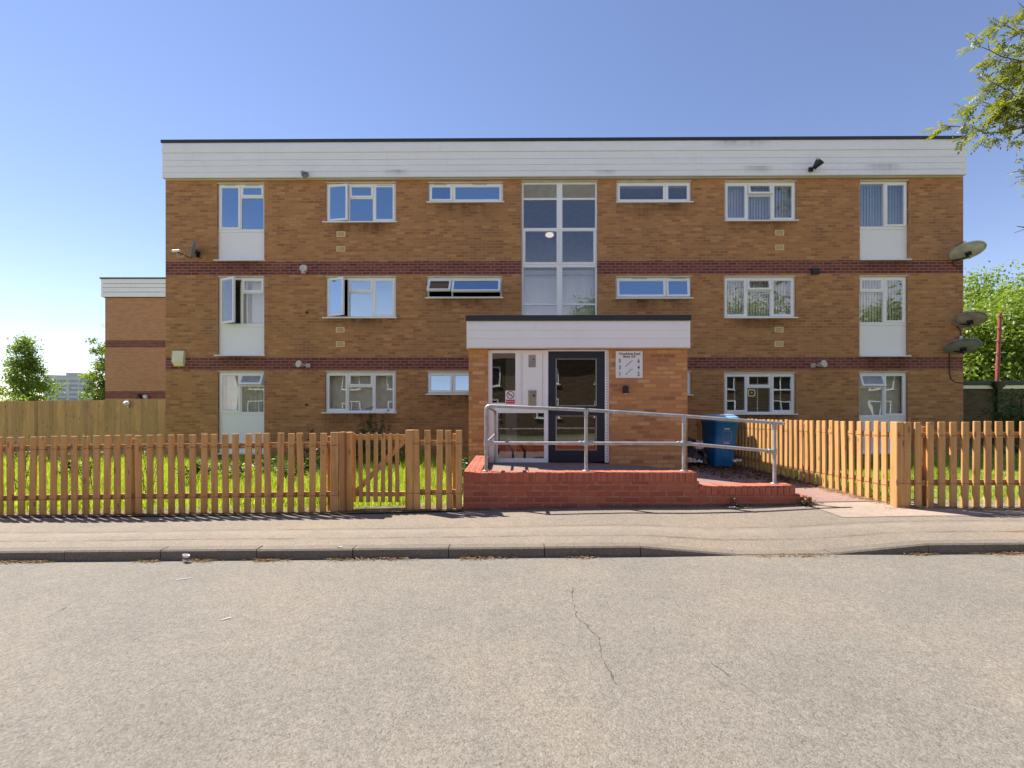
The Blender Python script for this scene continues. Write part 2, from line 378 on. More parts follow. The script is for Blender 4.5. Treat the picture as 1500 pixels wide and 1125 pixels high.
# ------------------------------------------------------------------ mesh builder
class MB:
    def __init__(s): s.v = []; s.f = []; s.m = []; s.mats = []; s.sm = []; s.T = Matrix.Identity(4)
    def mi(s, mat):
        if mat not in s.mats: s.mats.append(mat)
        return s.mats.index(mat)
    def add(s, vs, fs, mat, smooth=False):
        o = len(s.v); T = s.T
        s.v += [tuple(T @ Vector(p)) for p in vs]
        k = s.mi(mat)
        for f in fs: s.f.append(tuple(i + o for i in f)); s.m.append(k); s.sm.append(smooth)
        return s
    def box(s, x0, x1, y0, y1, z0, z1, mat):
        x0, x1 = sorted((x0, x1)); y0, y1 = sorted((y0, y1)); z0, z1 = sorted((z0, z1))
        vs = [(x0, y0, z0), (x1, y0, z0), (x1, y1, z0), (x0, y1, z0), (x0, y0, z1), (x1, y0, z1), (x1, y1, z1), (x0, y1, z1)]
        return s.add(vs, [(0, 3, 2, 1), (4, 5, 6, 7), (0, 1, 5, 4), (1, 2, 6, 5), (2, 3, 7, 6), (3, 0, 4, 7)], mat)
    def bbox(s, x0, x1, y0, y1, z0, z1, mat, b=0.006):
        """box with its vertical and top edges chamfered"""
        x0, x1 = sorted((x0, x1)); y0, y1 = sorted((y0, y1)); z0, z1 = sorted((z0, z1))
        def ring(i, z): return [(x0 + b + i, y0 + i, z), (x1 - b - i, y0 + i, z), (x1 - i, y0 + b + i, z), (x1 - i, y1 - b - i, z), (x1 - b - i, y1 - i, z), (x0 + b + i, y1 - i, z), (x0 + i, y1 - b - i, z), (x0 + i, y0 + b + i, z)]
        vs = ring(0, z0) + ring(0, z1 - b) + ring(b * 0.8, z1)
        fs = [tuple(range(7, -1, -1)), tuple(range(16, 24))]
        for r in (0, 8):
            for i in range(8):
                j = (i + 1) % 8; fs.append((r + i, r + j, r + 8 + j, r + 8 + i))
        return s.add(vs, fs, mat)
    def prism(s, pts, y0, y1, mat):
        """xz outline extruded in y"""
        n = len(pts)
        vs = [(x, y0, z) for x, z in pts] + [(x, y1, z) for x, z in pts]
        fs = [tuple(range(n)), tuple(range(2 * n - 1, n - 1, -1))]
        for i in range(n): fs.append((i, i + n, (i + 1) % n + n, (i + 1) % n))
        return s.add(vs, fs, mat)
    def tube(s, pts, r, mat, seg=10, caps=True):
        pts = [Vector(p) for p in pts]; n = len(pts)
        rs = r if isinstance(r, (list, tuple)) else [r] * n
        vs = []; up = None
        for i, p in enumerate(pts):
            d = (pts[min(i + 1, n - 1)] - pts[max(i - 1, 0)]).normalized()
            if up is None: up = Vector((0, 0, 1)) if abs(d.z) < 0.9 else Vector((1, 0, 0))
            a = d.cross(up).normalized(); b = a.cross(d).normalized(); up = b
            for k in range(seg):
                t = 2 * math.pi * k / seg
                vs.append(p + (a * math.cos(t) + b * math.sin(t)) * rs[i])
        fs = []
        for i in range(n - 1):
            for k in range(seg):
                k2 = (k + 1) % seg
                fs.append((i * seg + k, i * seg + k2, (i + 1) * seg + k2, (i + 1) * seg + k))
        s.add(vs, fs, mat, True)
        if caps: 
            s.add(vs[:seg], [tuple(range(seg - 1, -1, -1))], mat); s.add(vs[-seg:], [tuple(range(seg))], mat)
        return s
    def lathe(s, prof, mat, seg=24, centre=(0, 0, 0), sx=1.0, sy=1.0, smooth=True):
        c = Vector(centre); vs = []
        for r, z in prof:
            for k in range(seg):
                t = 2 * math.pi * k / seg
                vs.append(c + Vector((r * math.cos(t) * sx, r * math.sin(t) * sy, z)))
        fs = []
        for i in range(len(prof) - 1):
            for k in range(seg):
                k2 = (k + 1) % seg
                fs.append((i * seg + k, i * seg + k2, (i + 1) * seg + k2, (i + 1) * seg + k))
        return s.add(vs, fs, mat, smooth)
    def quad(s, a, b, c, d, mat): return s.add([a, b, c, d], [(0, 1, 2, 3)], mat)
    def build(s, name, parent=None, loc=None):
        me = bpy.data.meshes.new(name)
        vs = s.v
        if loc is not None: vs = [(x - loc[0], y - loc[1], z - loc[2]) for x, y, z in vs]
        me.from_pydata(vs, [], s.f); me.update()
        for m in s.mats: me.materials.append(M[m])
        me.polygons.foreach_set("material_index", s.m)
        me.polygons.foreach_set("use_smooth", s.sm)
        uv = me.uv_layers.new(name="UVMap")
        co = np.array(s.v, dtype=np.float64)
        data = np.zeros((len(me.loops), 2))
        for p in me.polygons:
            n = p.normal; ax = max(range(3), key=lambda i: abs(n[i]))
            idx = [me.loops[l].vertex_index for l in p.loop_indices]
            c = co[idx]
            data[list(p.loop_indices)] = c[:, [0, 2]] if ax == 1 else (c[:, [1, 2]] if ax == 0 else c[:, [0, 1]])
        uv.data.foreach_set("uv", data.ravel())
        o = bpy.data.objects.new(name, me); COL.objects.link(o)
        if loc is not None: o.location = loc
        if parent: o.parent = parent
        return o

def tag(o, label=None, cat=None, group=None, kind=None):
    if label: o["label"] = label
    if cat: o["category"] = cat
    if group: o["group"] = group
    if kind: o["kind"] = kind
    return o
def thing(name, label, cat, loc=(0, 0, 0), rz=0.0, group=None):
    o = bpy.data.objects.new(name, None); COL.objects.link(o)
    o.empty_display_size = 0.1
    o.location = loc; o.rotation_euler = (0, 0, rz)
    return tag(o, label, cat, group)
def copy_tree(o, parent=None):
    c = o.copy(); COL.objects.link(c); c.parent = parent
    for ch in o.children: copy_tree(ch, c)
    return c
def at(px, py, Y): return ((px - HX) / FPX * Y, Y, E + (HY - py) / FPX * Y)
def raw_mesh(name, verts, faces_n, loops, mat, parent=None, smooth=False, loc=None):
    me = bpy.data.meshes.new(name)
    verts = np.asarray(verts, dtype=np.float32)
    if loc is not None: verts = verts - np.array(loc, dtype=np.float32)
    nf = len(faces_n)
    me.vertices.add(len(verts)); me.loops.add(len(loops)); me.polygons.add(nf)
    me.vertices.foreach_set("co", verts.ravel())
    me.loops.foreach_set("vertex_index", np.asarray(loops, dtype=np.int32))
    st = np.concatenate([[0], np.cumsum(faces_n)[:-1]]).astype(np.int32)
    me.polygons.foreach_set("loop_start", st)
    me.polygons.foreach_set("loop_total", np.asarray(faces_n, dtype=np.int32))
    me.update(calc_edges=True)
    me.materials.append(M[mat])
    if smooth: me.polygons.foreach_set("use_smooth", [True] * nf)
    o = bpy.data.objects.new(name, me); COL.objects.link(o)
    if loc is not None: o.location = loc
    if parent: o.parent = parent
    return o
def leaf_quads(name, P, D, N, L, W, mat, parent=None, loc=None):
    """leaf-sized diamonds: base P, direction D, normal N, length L, width W (arrays)"""
    D = D / np.linalg.norm(D, axis=1, keepdims=True)
    S = np.cross(D, N); S /= np.linalg.norm(S, axis=1, keepdims=True) + 1e-9
    U = np.cross(S, D)
    L = np.broadcast_to(np.asarray(L, dtype=float), (len(P),))[:, None]; W = np.broadcast_to(np.asarray(W, dtype=float), (len(P),))[:, None]
    mid = P + D * L * 0.45 - U * L * 0.04
    tip = P + D * L - U * L * 0.18
    V = np.stack([P, mid + S * W / 2 + U * W * 0.12, tip, mid - S * W / 2 + U * W * 0.12], axis=1).reshape(-1, 3)
    n = len(P)
    b = np.arange(n)[:, None] * 4
    loops = np.concatenate([b, b + 1, b + 2, b, b + 2, b + 3], axis=1).ravel()
    return raw_mesh(name, V, [3] * (2 * n), loops, mat, parent, loc=loc)
# ------------------------------------------------------------------ ground levels
def interp(x, pts):
    if x <= pts[0][0]: return pts[0][1]
    for (a, fa), (b, fb) in zip(pts, pts[1:]):
        if x <= b: return fa + (fb - fa) * (x - a) / (b - a)
    return pts[-1][1]
KY = 4.42                                   # kerb face
def z_road(x): return 0.0085 * max(-16, min(16, x))
def kerb_up(x): return interp(x, [(1.22, 0.10), (2.14, 0.016), (3.05, 0.016), (3.97, 0.10)])
def z_kerb(x): return z_road(x) + kerb_up(x)
def z_back(x): return interp(x, [(-14, 0.01), (-7, 0.045), (-2.3, 0.094), (-0.6, 0.140), (4.8, 0.235), (9, 0.25)])
def z_path(x): return interp(x, [(1.3, 0.46), (2.3, 0.415), (4.2, 0.215), (4.8, 0.228)])
def z_lawn(x): return z_back(x) - 0.01 if x < 0 else 0.20
def grid(name, xs, ys, zf, mat):
    b = MB(); nx = len(xs)
    vs = [(x, y, zf(x, y)) for y in ys for x in xs]
    fs = [(j * nx + i, j * nx + i + 1, (j + 1) * nx + i + 1, (j + 1) * nx + i) for j in range(len(ys) - 1) for i in range(nx - 1)]
    b.add(vs, fs, mat, True)
    return tag(b.build(name), kind='structure')
lin = lambda a, b, n: [a + (b - a) * i / (n - 1) for i in range(n)]

b = MB(); b.quad((-1500, -1500, -0.30), (1500, -1500, -0.30), (1500, 1500, -0.30), (-1500, 1500, -0.30), 'far_ground')
tag(b.build('ground'), kind='structure')
grid('road', [-60, -16, 16, 60], [-7.0, KY + 0.02], lambda x, y: z_road(x), 'tarmac')
def z_pave(x, y):
    t = (y - 4.545) / (6.0 - 4.545)
    dip = 0.006 * math.sin(x * 1.7) * math.sin(t * 3.0)
    return z_kerb(x) - 0.004 + (z_back(x) - z_kerb(x) + 0.004) * min(1, t) ** (1.0 if kerb_up(x) > 0.09 else 0.75) + dip
grid('pavement', [-40, -14] + lin(-12, 12, 121) + [14, 40], [4.545, 4.75, 5.0, 5.3, 5.6, 5.8, 6.02], z_pave, 'pavement_tarmac')
# pinkish concrete crossing let into the pavement by the path
b = MB()
def on_pave(pts, dz=0.004): return [(x, y, z_pave(x, y) + dz) for x, y in pts]
px_ = lin(3.95, 4.75, 6)
vs = [(x + 0.10 * (5.9 - y), y, z_pave(x + 0.10 * (5.9 - y), y) + 0.005) for y in lin(5.30, 5.92, 5) for x in lin(3.72, 5.35, 9)]
b.add(vs, [(j * 9 + i, j * 9 + i + 1, (j + 1) * 9 + i + 1, (j + 1) * 9 + i) for j in range(4) for i in range(8)], 'patch_concrete', True)
tag(b.build('pavement_patch'), kind='structure')
# kerb stones
b = MB(); x = 1.225 - 0.915 * 16
for i in range(36):
    xa, xb = x + 0.004, x + 0.911
    sub = lin(xa, xb, 5)
    jz = rnd.uniform(-0.003, 0.003); jy = rnd.uniform(-0.004, 0.004)
    vs = []; ns = len(sub)
    prof = [(0.0, -9), (0.006, -0.016), (0.02, -0.002), (0.125, 0.0), (0.125, -9)]
    for sx in sub:
        zt = z_kerb(sx) + jz; zb = z_road(sx) - 0.08
        vs += [(sx, KY + jy + py, zb if pz == -9 else max(zt + pz, zb)) for py, pz in prof]
    k = len(prof); fs = []
    for j in range(ns - 1):
        for q in range(k - 1): fs.append((j * k + q, (j + 1) * k + q, (j + 1) * k + q + 1, j * k + q + 1))
    fs.append(tuple(range(k - 1, -1, -1))); fs.append(tuple(range((ns - 1) * k, ns * k)))
    b.add(vs, fs, 'kerb_stone')
    x += 0.915
tag(b.build('kerb'), kind='structure')
# lawns, path
grid('lawn', lin(-22, -0.62, 40), lin(5.98, 14, 12), lambda x, y: z_lawn(x) + (0.02 * math.sin(x * 2.1) * math.sin(y * 1.7) if y > 6.1 else 0), 'lawn_ground')
grid('lawn', lin(4.78, 30, 40), lin(5.98, 30, 16), lambda x, y: (0.21 if y > 6.1 else z_back(x) - 0.01) + (0.015 * math.sin(x * 2.1) * math.sin(y * 1.7) if y > 6.1 else 0), 'lawn_ground')
grid('soil_bed', lin(-22, -0.62, 30), [5.80, 5.93, 6.02, 6.20], lambda x, y: z_back(x) + 0.006 + 0.008 * abs(math.sin(x * 5.1 + y * 9)), 'soil')
grid('path', lin(-0.42, 4.80, 40), [5.965, 6.1, 7, 8, 9, 10, 11, 12.2], lambda x, y: z_path(x) if y > 5.97 or x < 3.7 else z_pave(x, 5.96) + 0.006, 'path_tarmac')
# cracks in the road and the pavement
def crack(pts, wd=0.010, kind='road'):
    b = MB(); P = []
    for (x0, y0), (x1, y1) in zip(pts, pts[1:]):
        n = max(2, int(math.hypot(x1 - x0, y1 - y0) / 0.03))
        for i in range(n):
            t = i / n; P.append((x0 + (x1 - x0) * t + rnd.uniform(-0.008, 0.008), y0 + (y1 - y0) * t + rnd.uniform(-0.006, 0.006)))
    L = []; Rr = []
    for x, y in P:
        w_ = wd * max(0.04, rnd.gauss(.45, .4)) * (0.35 + 0.65 * abs(math.sin(y * 5.3 + x * 3.1))); z = z_road(x) + 0.0025
        L.append((x - w_ / 2, y, z)); Rr.append((x + w_ / 2, y, z))
    n = len(P); b.add(L + Rr, [(i, i + n, i + n + 1, i + 1) for i in range(n - 1)], 'crack_fill')
    tag(b.build('road_crack'), kind='structure')
def rp(px, py):
    d = FPX * E / (py - HY); x = (px - HX) / FPX * d
    return (x, FPX * (E - z_road(x)) / (py - HY))
crack([rp(838, 862), rp(840, 885), rp(845, 905), rp(858, 915), rp(866, 927), rp(878, 935), rp(881, 955), rp(884, 968), rp(893, 985), rp(906, 1008)], 0.012)
crack([rp(1040, 970), rp(1066, 992), rp(1092, 1008), rp(1130, 1035), rp(1160, 1056)], 0.005)
crack([rp(48, 909), rp(72, 897), rp(88, 887)], 0.006)

# ------------------------------------------------------------------ the block of flats
YF = 12.14; TH = 0.0086
cs_, sn_ = math.cos(TH), math.sin(TH)
bld = thing('apartment_building', 'three storey buff brick block of flats with white fascia and two dark red brick bands', 'building', (0, YF, 0), -TH)
def F(px, py, off=0.0):
    u = (px - HX) / FPX
    xl = (u * (YF + off * cs_) - off * sn_) / (cs_ + u * sn_)
    Y = YF - xl * sn_ + off * cs_
    return xl, E + (HY - py) / FPX * Y
def FX(px, off=0.0): return F(px, HY, off)[0]
def ZB(py): return E + (HY - py) / FPX * YF          # level at the middle of the facade
XL, XR = FX(242.5), FX(1411)
Z_FB, Z_RT = ZB(262.5), ZB(207.5)                    # fascia bottom, roof top
BANDS = [(ZB(541.5), ZB(523)), (ZB(402), ZB(382.5))]
DEPTH = 9.0

def wall_with_holes(b, x0, x1, z0, z1, holes, bands, y=0.0, reveal=0.10, m='buff_brick', mb='plum_brick'):
    xs = sorted({x0, x1, *[h[0] for h in holes], *[h[1] for h in holes]})
    zs = sorted({z0, z1, *[h[2] for h in holes], *[h[3] for h in holes], *[q for bn in bands for q in bn]})
    def inb(z): return any(a <= z <= c for a, c in bands)
    for xa, xb in zip(xs, xs[1:]):
        for za, zb in zip(zs, zs[1:]):
            cx, cz = (xa + xb) / 2, (za + zb) / 2
            if any(h[0] < cx < h[1] and h[2] < cz < h[3] for h in holes): continue
            b.quad((xa, y, za), (xb, y, za), (xb, y, zb), (xa, y, zb), mb if inb(cz) else m)
    for hx0, hx1, hz0, hz1 in holes:
        zz = sorted({hz0, hz1, *[q for bn in bands for q in bn if hz0 < q < hz1]})
        for za, zb in zip(zz, zz[1:]):
            mm = mb if inb((za + zb) / 2) else m
            b.quad((hx0, y, za), (hx0, y, zb), (hx0, y + reveal, zb), (hx0, y + reveal, za), mm)
            b.quad((hx1, y, zb), (hx1, y, za), (hx1, y + reveal, za), (hx1, y + reveal, zb), mm)
        b.quad((hx0, y, hz1), (hx1, y, hz1), (hx1, y + reveal, hz1), (hx0, y + reveal, hz1), m)
        b.quad((hx1, y, hz0), (hx0, y, hz0), (hx0, y + reveal, hz0), (hx1, y + reveal, hz0), m)

HOLES = []; STAINS = []
FRAME_Y = 0.055      # face of the frames behind the brick face
def sash_mesh(name, par, x0, x1, z0, z1, y, angle=0.0, hinge='L', fw=0.058, d=0.055, mat='white_upvc', gmat='glass'):
    """an opening light: frame and pane, turned on its hinge side"""
    if hinge == 'L': piv = Vector((x0, y, z0)); T = Matrix.Translation(piv) @ Matrix.Rotation(-angle, 4, 'Z') @ Matrix.Translation(-piv)
    elif hinge == 'R': piv = Vector((x1, y, z0)); T = Matrix.Translation(piv) @ Matrix.Rotation(angle, 4, 'Z') @ Matrix.Translation(-piv)
    else: piv = Vector((x0, y, z1)); T = Matrix.Translation(piv) @ Matrix.Rotation(-angle, 4, 'X') @ Matrix.Translation(-piv)
    b = MB(); b.T = T
    frame_bars(b, x0, x1, z0, z1, y, d, fw, mat)
    o = b.build('sash', par)
    p = MB(); p.T = T
    p.box(x0 + fw - 0.004, x1 - fw + 0.004, y + 0.016, y + 0.024, z0 + fw - 0.004, z1 - fw + 0.004, gmat)
    p.build('pane', par)
    # handle on the free side
    h = MB(); h.T = T
    if hinge == 'T': h.box((x0 + x1) / 2 - 0.05, (x0 + x1) / 2 + 0.05, y + d, y + d + 0.02, z0 + 0.015, z0 + 0.035, 'white_plastic')
    return o
def frame_bars(b, x0, x1, z0, z1, y, d, fw, mat):
    c = 0.012
    # mitred profile with a sloped inner bead
    o = [(x0, z0), (x1, z0), (x1, z1), (x0, z1)]
    i1 = [(x0 + fw - c, z0 + fw - c), (x1 - fw + c, z0 + fw - c), (x1 - fw + c, z1 - fw + c), (x0 + fw - c, z1 - fw + c)]
    i2 = [(x0 + fw, z0 + fw), (x1 - fw, z0 + fw), (x1 - fw, z1 - fw), (x0 + fw, z1 - fw)]
    vs = [(x, y, z) for x, z in o] + [(x, y, z) for x, z in i1] + [(x, y + c, z) for x, z in i2] + [(x, y + d, z) for x, z in i2] + [(x, y + d, z) for x, z in o]
    fs = []
    for i in range(4):
        j = (i + 1) % 4
        for r in range(4): fs.append((r * 4 + i, r * 4 + j, (r + 1) * 4 + j, (r + 1) * 4 + i))
        fs.append((16 + i, 16 + j, j, i))
    b.add(vs, fs, mat)

def curtain(b, x0, x1, z0, z1, y, mat, waves=7, amp=0.025, n=None):
    n = n or waves * 8
    vs = []
    for i in range(n + 1):
        t = i / n; yy = y + amp * math.sin(t * waves * 2 * math.pi) + amp * 0.4 * math.sin(t * waves * 5.3)
        vs += [(x0 + (x1 - x0) * t, yy, z0), (x0 + (x1 - x0) * t, yy * 0.4 + y * 0.6, z1)]
    b.add(vs, [(2 * i, 2 * i + 2, 2 * i + 3, 2 * i + 1) for i in range(n)], mat, True)

def dressing(par, kind, x0, x1, z0, z1, y):
    b = MB()
    if kind is None: return
    if kind.startswith('vert'):
        mat = {'vert': 'grey_blind', 'vertblue': 'blue_blind', 'vertgreen': 'net_curtain', 'vertwhite': 'white_blind'}[kind]
        xx = x0
        while xx < x1:
            b.T = Matrix.Translation((xx + 0.045, y, 0)) @ Matrix.Rotation(R(28 + rnd.uniform(-5, 5)), 4, 'Z')
            b.box(-0.044, 0.044, -0.0015, 0.0015, z0 + rnd.uniform(0.0, 0.015), z1, mat); xx += 0.074
        b.T = Matrix.Identity(4); b.box(x0, x1, y - 0.02, y + 0.02, z1, z1 + 0.03, 'white_plastic')
        b.build('vertical_blind', par)
    elif kind in ('net', 'cream'):
        curtain(b, x0, x1, z0, z1, y, 'net_curtain' if kind == 'net' else 'cream_curtain', waves=max(3, int((x1 - x0) / 0.12)))
        b.build('curtain', par)
    elif kind == 'roller':
        b.box(x0, x1, y, y + 0.003, z0, z1, 'net_curtain'); b.build('roller_blind', par)
    elif kind == 'rollerwhite':
        b.box(x0, x1, y, y + 0.003, z0, z1, 'white_blind'); b.build('roller_blind', par)
    elif kind == 'venetian':
        z = z0
        while z < z1:
            b.T = Matrix.Translation((0, y, z)) @ Matrix.Rotation(R(30), 4, 'X')
            b.box(x0, x1, -0.024, 0.024, -0.001, 0.001, 'dark_blind'); z += 0.048
        b.T = Matrix.Identity(4)
        for k in range(1, 4):
            q = x0 + (x1 - x0) * (k - 0.45) / 3; b.box(q - 0.016, q + 0.016, y - 0.034, y - 0.031, z0, z1, 'cream_curtain')
        b.build('venetian_blind', par)

def room(par, x0, x1, z0, z1, y, d=2.6, m='plaster'):
    b = MB(); e = 0.25
    xa, xb, za, zb = x0 - e, x1 + e, z0 - 0.1, z1 + 0.05
    b.quad((xa, y + d, za), (xb, y + d, za), (xb, y + d, zb), (xa, y + d, zb), m)
    b.quad((xa, y, za), (xa, y + d, za), (xa, y + d, zb), (xa, y, zb), m)
    b.quad((xb, y, za), (xb, y + d, za), (xb, y + d, zb), (xb, y, zb), m)
    b.quad((xa, y, zb), (xb, y, zb), (xb, y + d, zb), (xa, y + d, zb), m)
    b.quad((xa, y, za), (xb, y, za), (xb, y + d, za), (xa, y + d, za), 'dark_floor')
    b.build('room', par)

def window(p0, p1, q0, q1, cols, panel=None, sill=True, sill_l=4, sill_r=2, dress=None, gmat='glass', par=bld, off=0.0, lintel=True, hole=True, back=True, vents=()):
    """p0,p1 left/right and q0,q1 top/bottom in photo pixels; cols = [(px_left, [(q_top, kind), ...]), ...]
    kind: 'F' fixed, 'S' closed sash, ('C','L',deg) side hung, ('T',deg) top hung; panel = bottom pixel of an infill panel"""
    x0, z1 = F(p0, q0, off); x1, _ = F(p1, q0, off); _, z0 = F((p0 + p1) / 2, q1, off)
    zl = z0 if panel is None else F((p0 + p1) / 2, panel, off)[1]
    if hole: HOLES.append((x0, x1, zl - (0.03 if sill else 0), z1 + (0.035 if lintel else 0)))
    y = off + FRAME_Y; fw = 0.05; dpt = 0.07; bw = 0.044
    zi = z0 if panel is None else z0 - 0.0
    X = lambda px: F(px, q0, off)[0]
    Zp = lambda py: F((p0 + p1) / 2, py, off)[1]
    b = MB()
    frame_bars(b, x0 + 0.004, x1 - 0.004, z0, z1, y, dpt, fw, 'white_upvc')
    xs = [X(c[0]) for c in cols] + [x1]
    for c in xs[1:-1]: b.box(c - bw / 2, c + bw / 2, y - 0.0015, y + dpt - 0.004, z0 + fw - 0.005, z1 - fw + 0.005, 'white_upvc')
    cells = []
    for ci, (cpx, rows) in enumerate(cols):
        xa = x0 + fw + 0.004 if ci == 0 else xs[ci] + bw / 2
        xb = x1 - fw - 0.004 if ci == len(cols) - 1 else xs[ci + 1] - bw / 2
        zs = [z1] + [Zp(r[0]) for r in rows[1:]] + [z0]
        for ri, (_, kind) in enumerate(rows):
            zt = zs[ri] - (fw if ri == 0 else bw / 2); zb = zs[ri + 1] + (fw if ri == len(rows) - 1 else bw / 2)
            if ri > 0: b.box(xa - 0.003, xb + 0.003, y - 0.0005, y + dpt - 0.006, zs[ri] - bw / 2, zs[ri] + bw / 2, 'white_upvc')
            cells.append((xa, xb, zb, zt, kind))
    if lintel: b.box(x0, x1, off + 0.006, off + 0.09, z1 + 0.001, z1 + 0.034, 'cream_lintel')
    wobj = b.build('window', par)
    for xa, xb, zb, zt, kind in cells:
        if kind == 'F':
            p = MB(); p.box(xa - 0.006, xb + 0.006, y + 0.022, y + 0.030, zb - 0.006, zt + 0.006, gmat); p.build('pane', wobj)
        elif kind == 'L':
            s_ = MB(); z = zb
            while z < zt - 0.01:
                s_.T = Matrix.Translation((0, y + 0.03, z + 0.02)) @ Matrix.Rotation(R(-40), 4, 'X'); s_.box(xa, xb, -0.025, 0.025, -0.002, 0.002, 'louvre_grey'); z += 0.04
            s_.build('louvre', wobj)
        else:
            ang = 0.0; hg = 'T'
            if kind == 'S': pass
            elif kind[0] == 'C': hg = kind[1]; ang = R(kind[2])
            else: ang = R(kind[1])
            sash_mesh('sash', wobj, xa - 0.012, xb + 0.012, zb - 0.012, zt + 0.012, y - 0.017, ang, hg, gmat=gmat)
    for vpx0, vpx1, vpy in vents:
        v = MB(); v.box(X(vpx0), X(vpx1), y - 0.026, y - 0.018, Zp(vpy) - 0.008, Zp(vpy) + 0.008, 'louvre_grey'); v.build('trickle_vent', wobj)
    if panel is not None:
        pn = MB()
        pn.box(x0 + 0.004, x1 - 0.004, y - 0.004, y + 0.05, z0 - 0.035, z0 - 0.002, 'white_upvc')
        pn.box(x0 + 0.03, x1 - 0.012, y + 0.012, y + 0.05, zl + 0.004, z0 - 0.036, 'panel_white')
        pn.box(x0 + 0.004, x0 + 0.03, y + 0.002, y + 0.05, zl + 0.004, z0 - 0.036, 'white_upvc')
        pn.box(x1 - 0.012, x1 - 0.004, y + 0.002, y + 0.05, zl + 0.004, z0 - 0.036, 'white_upvc')
        pn.build('infill_panel', wobj)
    if sill:
        xl_, xr_ = X(p0 - sill_l), X(p1 + sill_r)
        s_ = MB()
        s_.bbox(xl_, xr_, off - 0.05, off - 0.002, zl - 0.026, zl + 0.002, 'white_upvc', 0.004)
        s_.box(x0 + 0.002, x1 - 0.002, off - 0.002, off + 0.10, zl - 0.027, zl + 0.001, 'white_upvc')
        s_.build('sill', wobj)
        if hole and off == 0: STAINS.append((xl_ - .12, xr_ + .12, zl - .028 - rnd.uniform(.30, .55), zl - .028))
    if back:
        for d in (dress or []):
            if isinstance(d, str): dressing(wobj, d, x0 + 0.03, x1 - 0.03, z0 + 0.02, z1 - 0.04, y + 0.16)
            else: dressing(wobj, d[0], X(d[1]), X(d[2]), Zp(d[4]), Zp(d[3]), y + 0.16 + (d[5] if len(d) > 5 else 0))
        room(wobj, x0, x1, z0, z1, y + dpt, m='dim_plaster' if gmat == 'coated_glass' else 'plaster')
    return wobj

G1, G2 = 'glass', 'coated_glass'
# ---- second floor
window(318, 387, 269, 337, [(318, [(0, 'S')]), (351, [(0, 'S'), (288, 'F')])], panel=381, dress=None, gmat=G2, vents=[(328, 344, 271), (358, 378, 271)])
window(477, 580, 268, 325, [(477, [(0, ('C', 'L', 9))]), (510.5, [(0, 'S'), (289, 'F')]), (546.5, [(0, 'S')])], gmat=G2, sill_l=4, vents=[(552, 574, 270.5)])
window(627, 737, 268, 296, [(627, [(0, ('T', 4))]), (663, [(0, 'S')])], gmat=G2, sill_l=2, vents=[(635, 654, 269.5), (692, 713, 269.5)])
st = window(764, 875.5, 266, 470, [(764, [(0, 'L'), (290, 'F'), (334, 'S'), (387, 'F'), (445, 'F')]), (819.5, [(0, 'L'), (290, 'F'), (334, 'S'), (387, 'F'), (445, 'F')])],
       sill=False, gmat=G1, back=False)
dressing(st, 'vertwhite', FX(768), FX(871), ZB(470), ZB(394), .25)
b = MB(); b.box(FX(764) + .01, FX(875.5) - .01, FRAME_Y - .006, FRAME_Y + .06, ZB(391), ZB(383.2), 'white_upvc'); b.box(FX(815.8), FX(824), FRAME_Y - .004, FRAME_Y + .06, ZB(470), ZB(268.5), 'white_upvc'); b.build('transom', st)
window(903, 1013, 266, 296, [(903, [(0, 'S')]), (976, [(0, 'S')])], gmat=G1, sill_l=1, dress=[('rollerwhite', 906, 1010, 262, 270)])
window(1061.5, 1167, 266, 323, [(1061.5, [(0, 'S')]), (1096, [(0, ('T', 14)), (285, 'F')]), (1132, [(0, 'S')])], gmat=G1, dress=['vert'], sill_l=0)
window(1259.5, 1331, 265, 333, [(1259.5, [(0, 'F')]), (1298, [(0, ('C', 'L', 2))])], panel=380, gmat=G1, dress=['vertblue'], sill_l=0, sill_r=3)
# ---- first floor
window(319, 387, 406, 476, [(319, [(0, ('C', 'L', 27))]), (353, [(0, 'S'), (428, 'F')])], panel=520, gmat=G1, dress=[('cream', 345, 356, 410, 474), ('rollerwhite', 361, 386, 410, 474, 0.05)])
window(477, 580, 406, 465, [(477, [(0, ('C', 'L', 25))]), (509.5, [(0, 'S'), (427, 'F')]), (546, [(0, 'S')])], gmat=G2, sill_l=4)
window(625, 735.5, 406, 436, [(625, [(0, ('T', 40))]), (662, [(0, ('T', 36))])], gmat=G2, sill_l=2)
window(902, 1013, 406, 436.5, [(902, [(0, ('T', 5))]), (976, [(0, ('T', 6))])], gmat=G2, sill_l=1, vents=[(926, 948, 407.5), (984, 1006, 407.5)])
window(1060.5, 1166, 405.5, 465, [(1060.5, [(0, 'S')]), (1095, [(0, ('T', 9)), (425, 'F')]), (1131, [(0, 'S')])], gmat=G1, dress=['vertgreen'], sill_l=0)
window(1259, 1330, 405, 474, [(1259, [(0, 'S'), (426, 'F')]), (1297, [(0, 'S')])], panel=521, gmat=G1, dress=['vertgreen'], sill_l=0, sill_r=3)
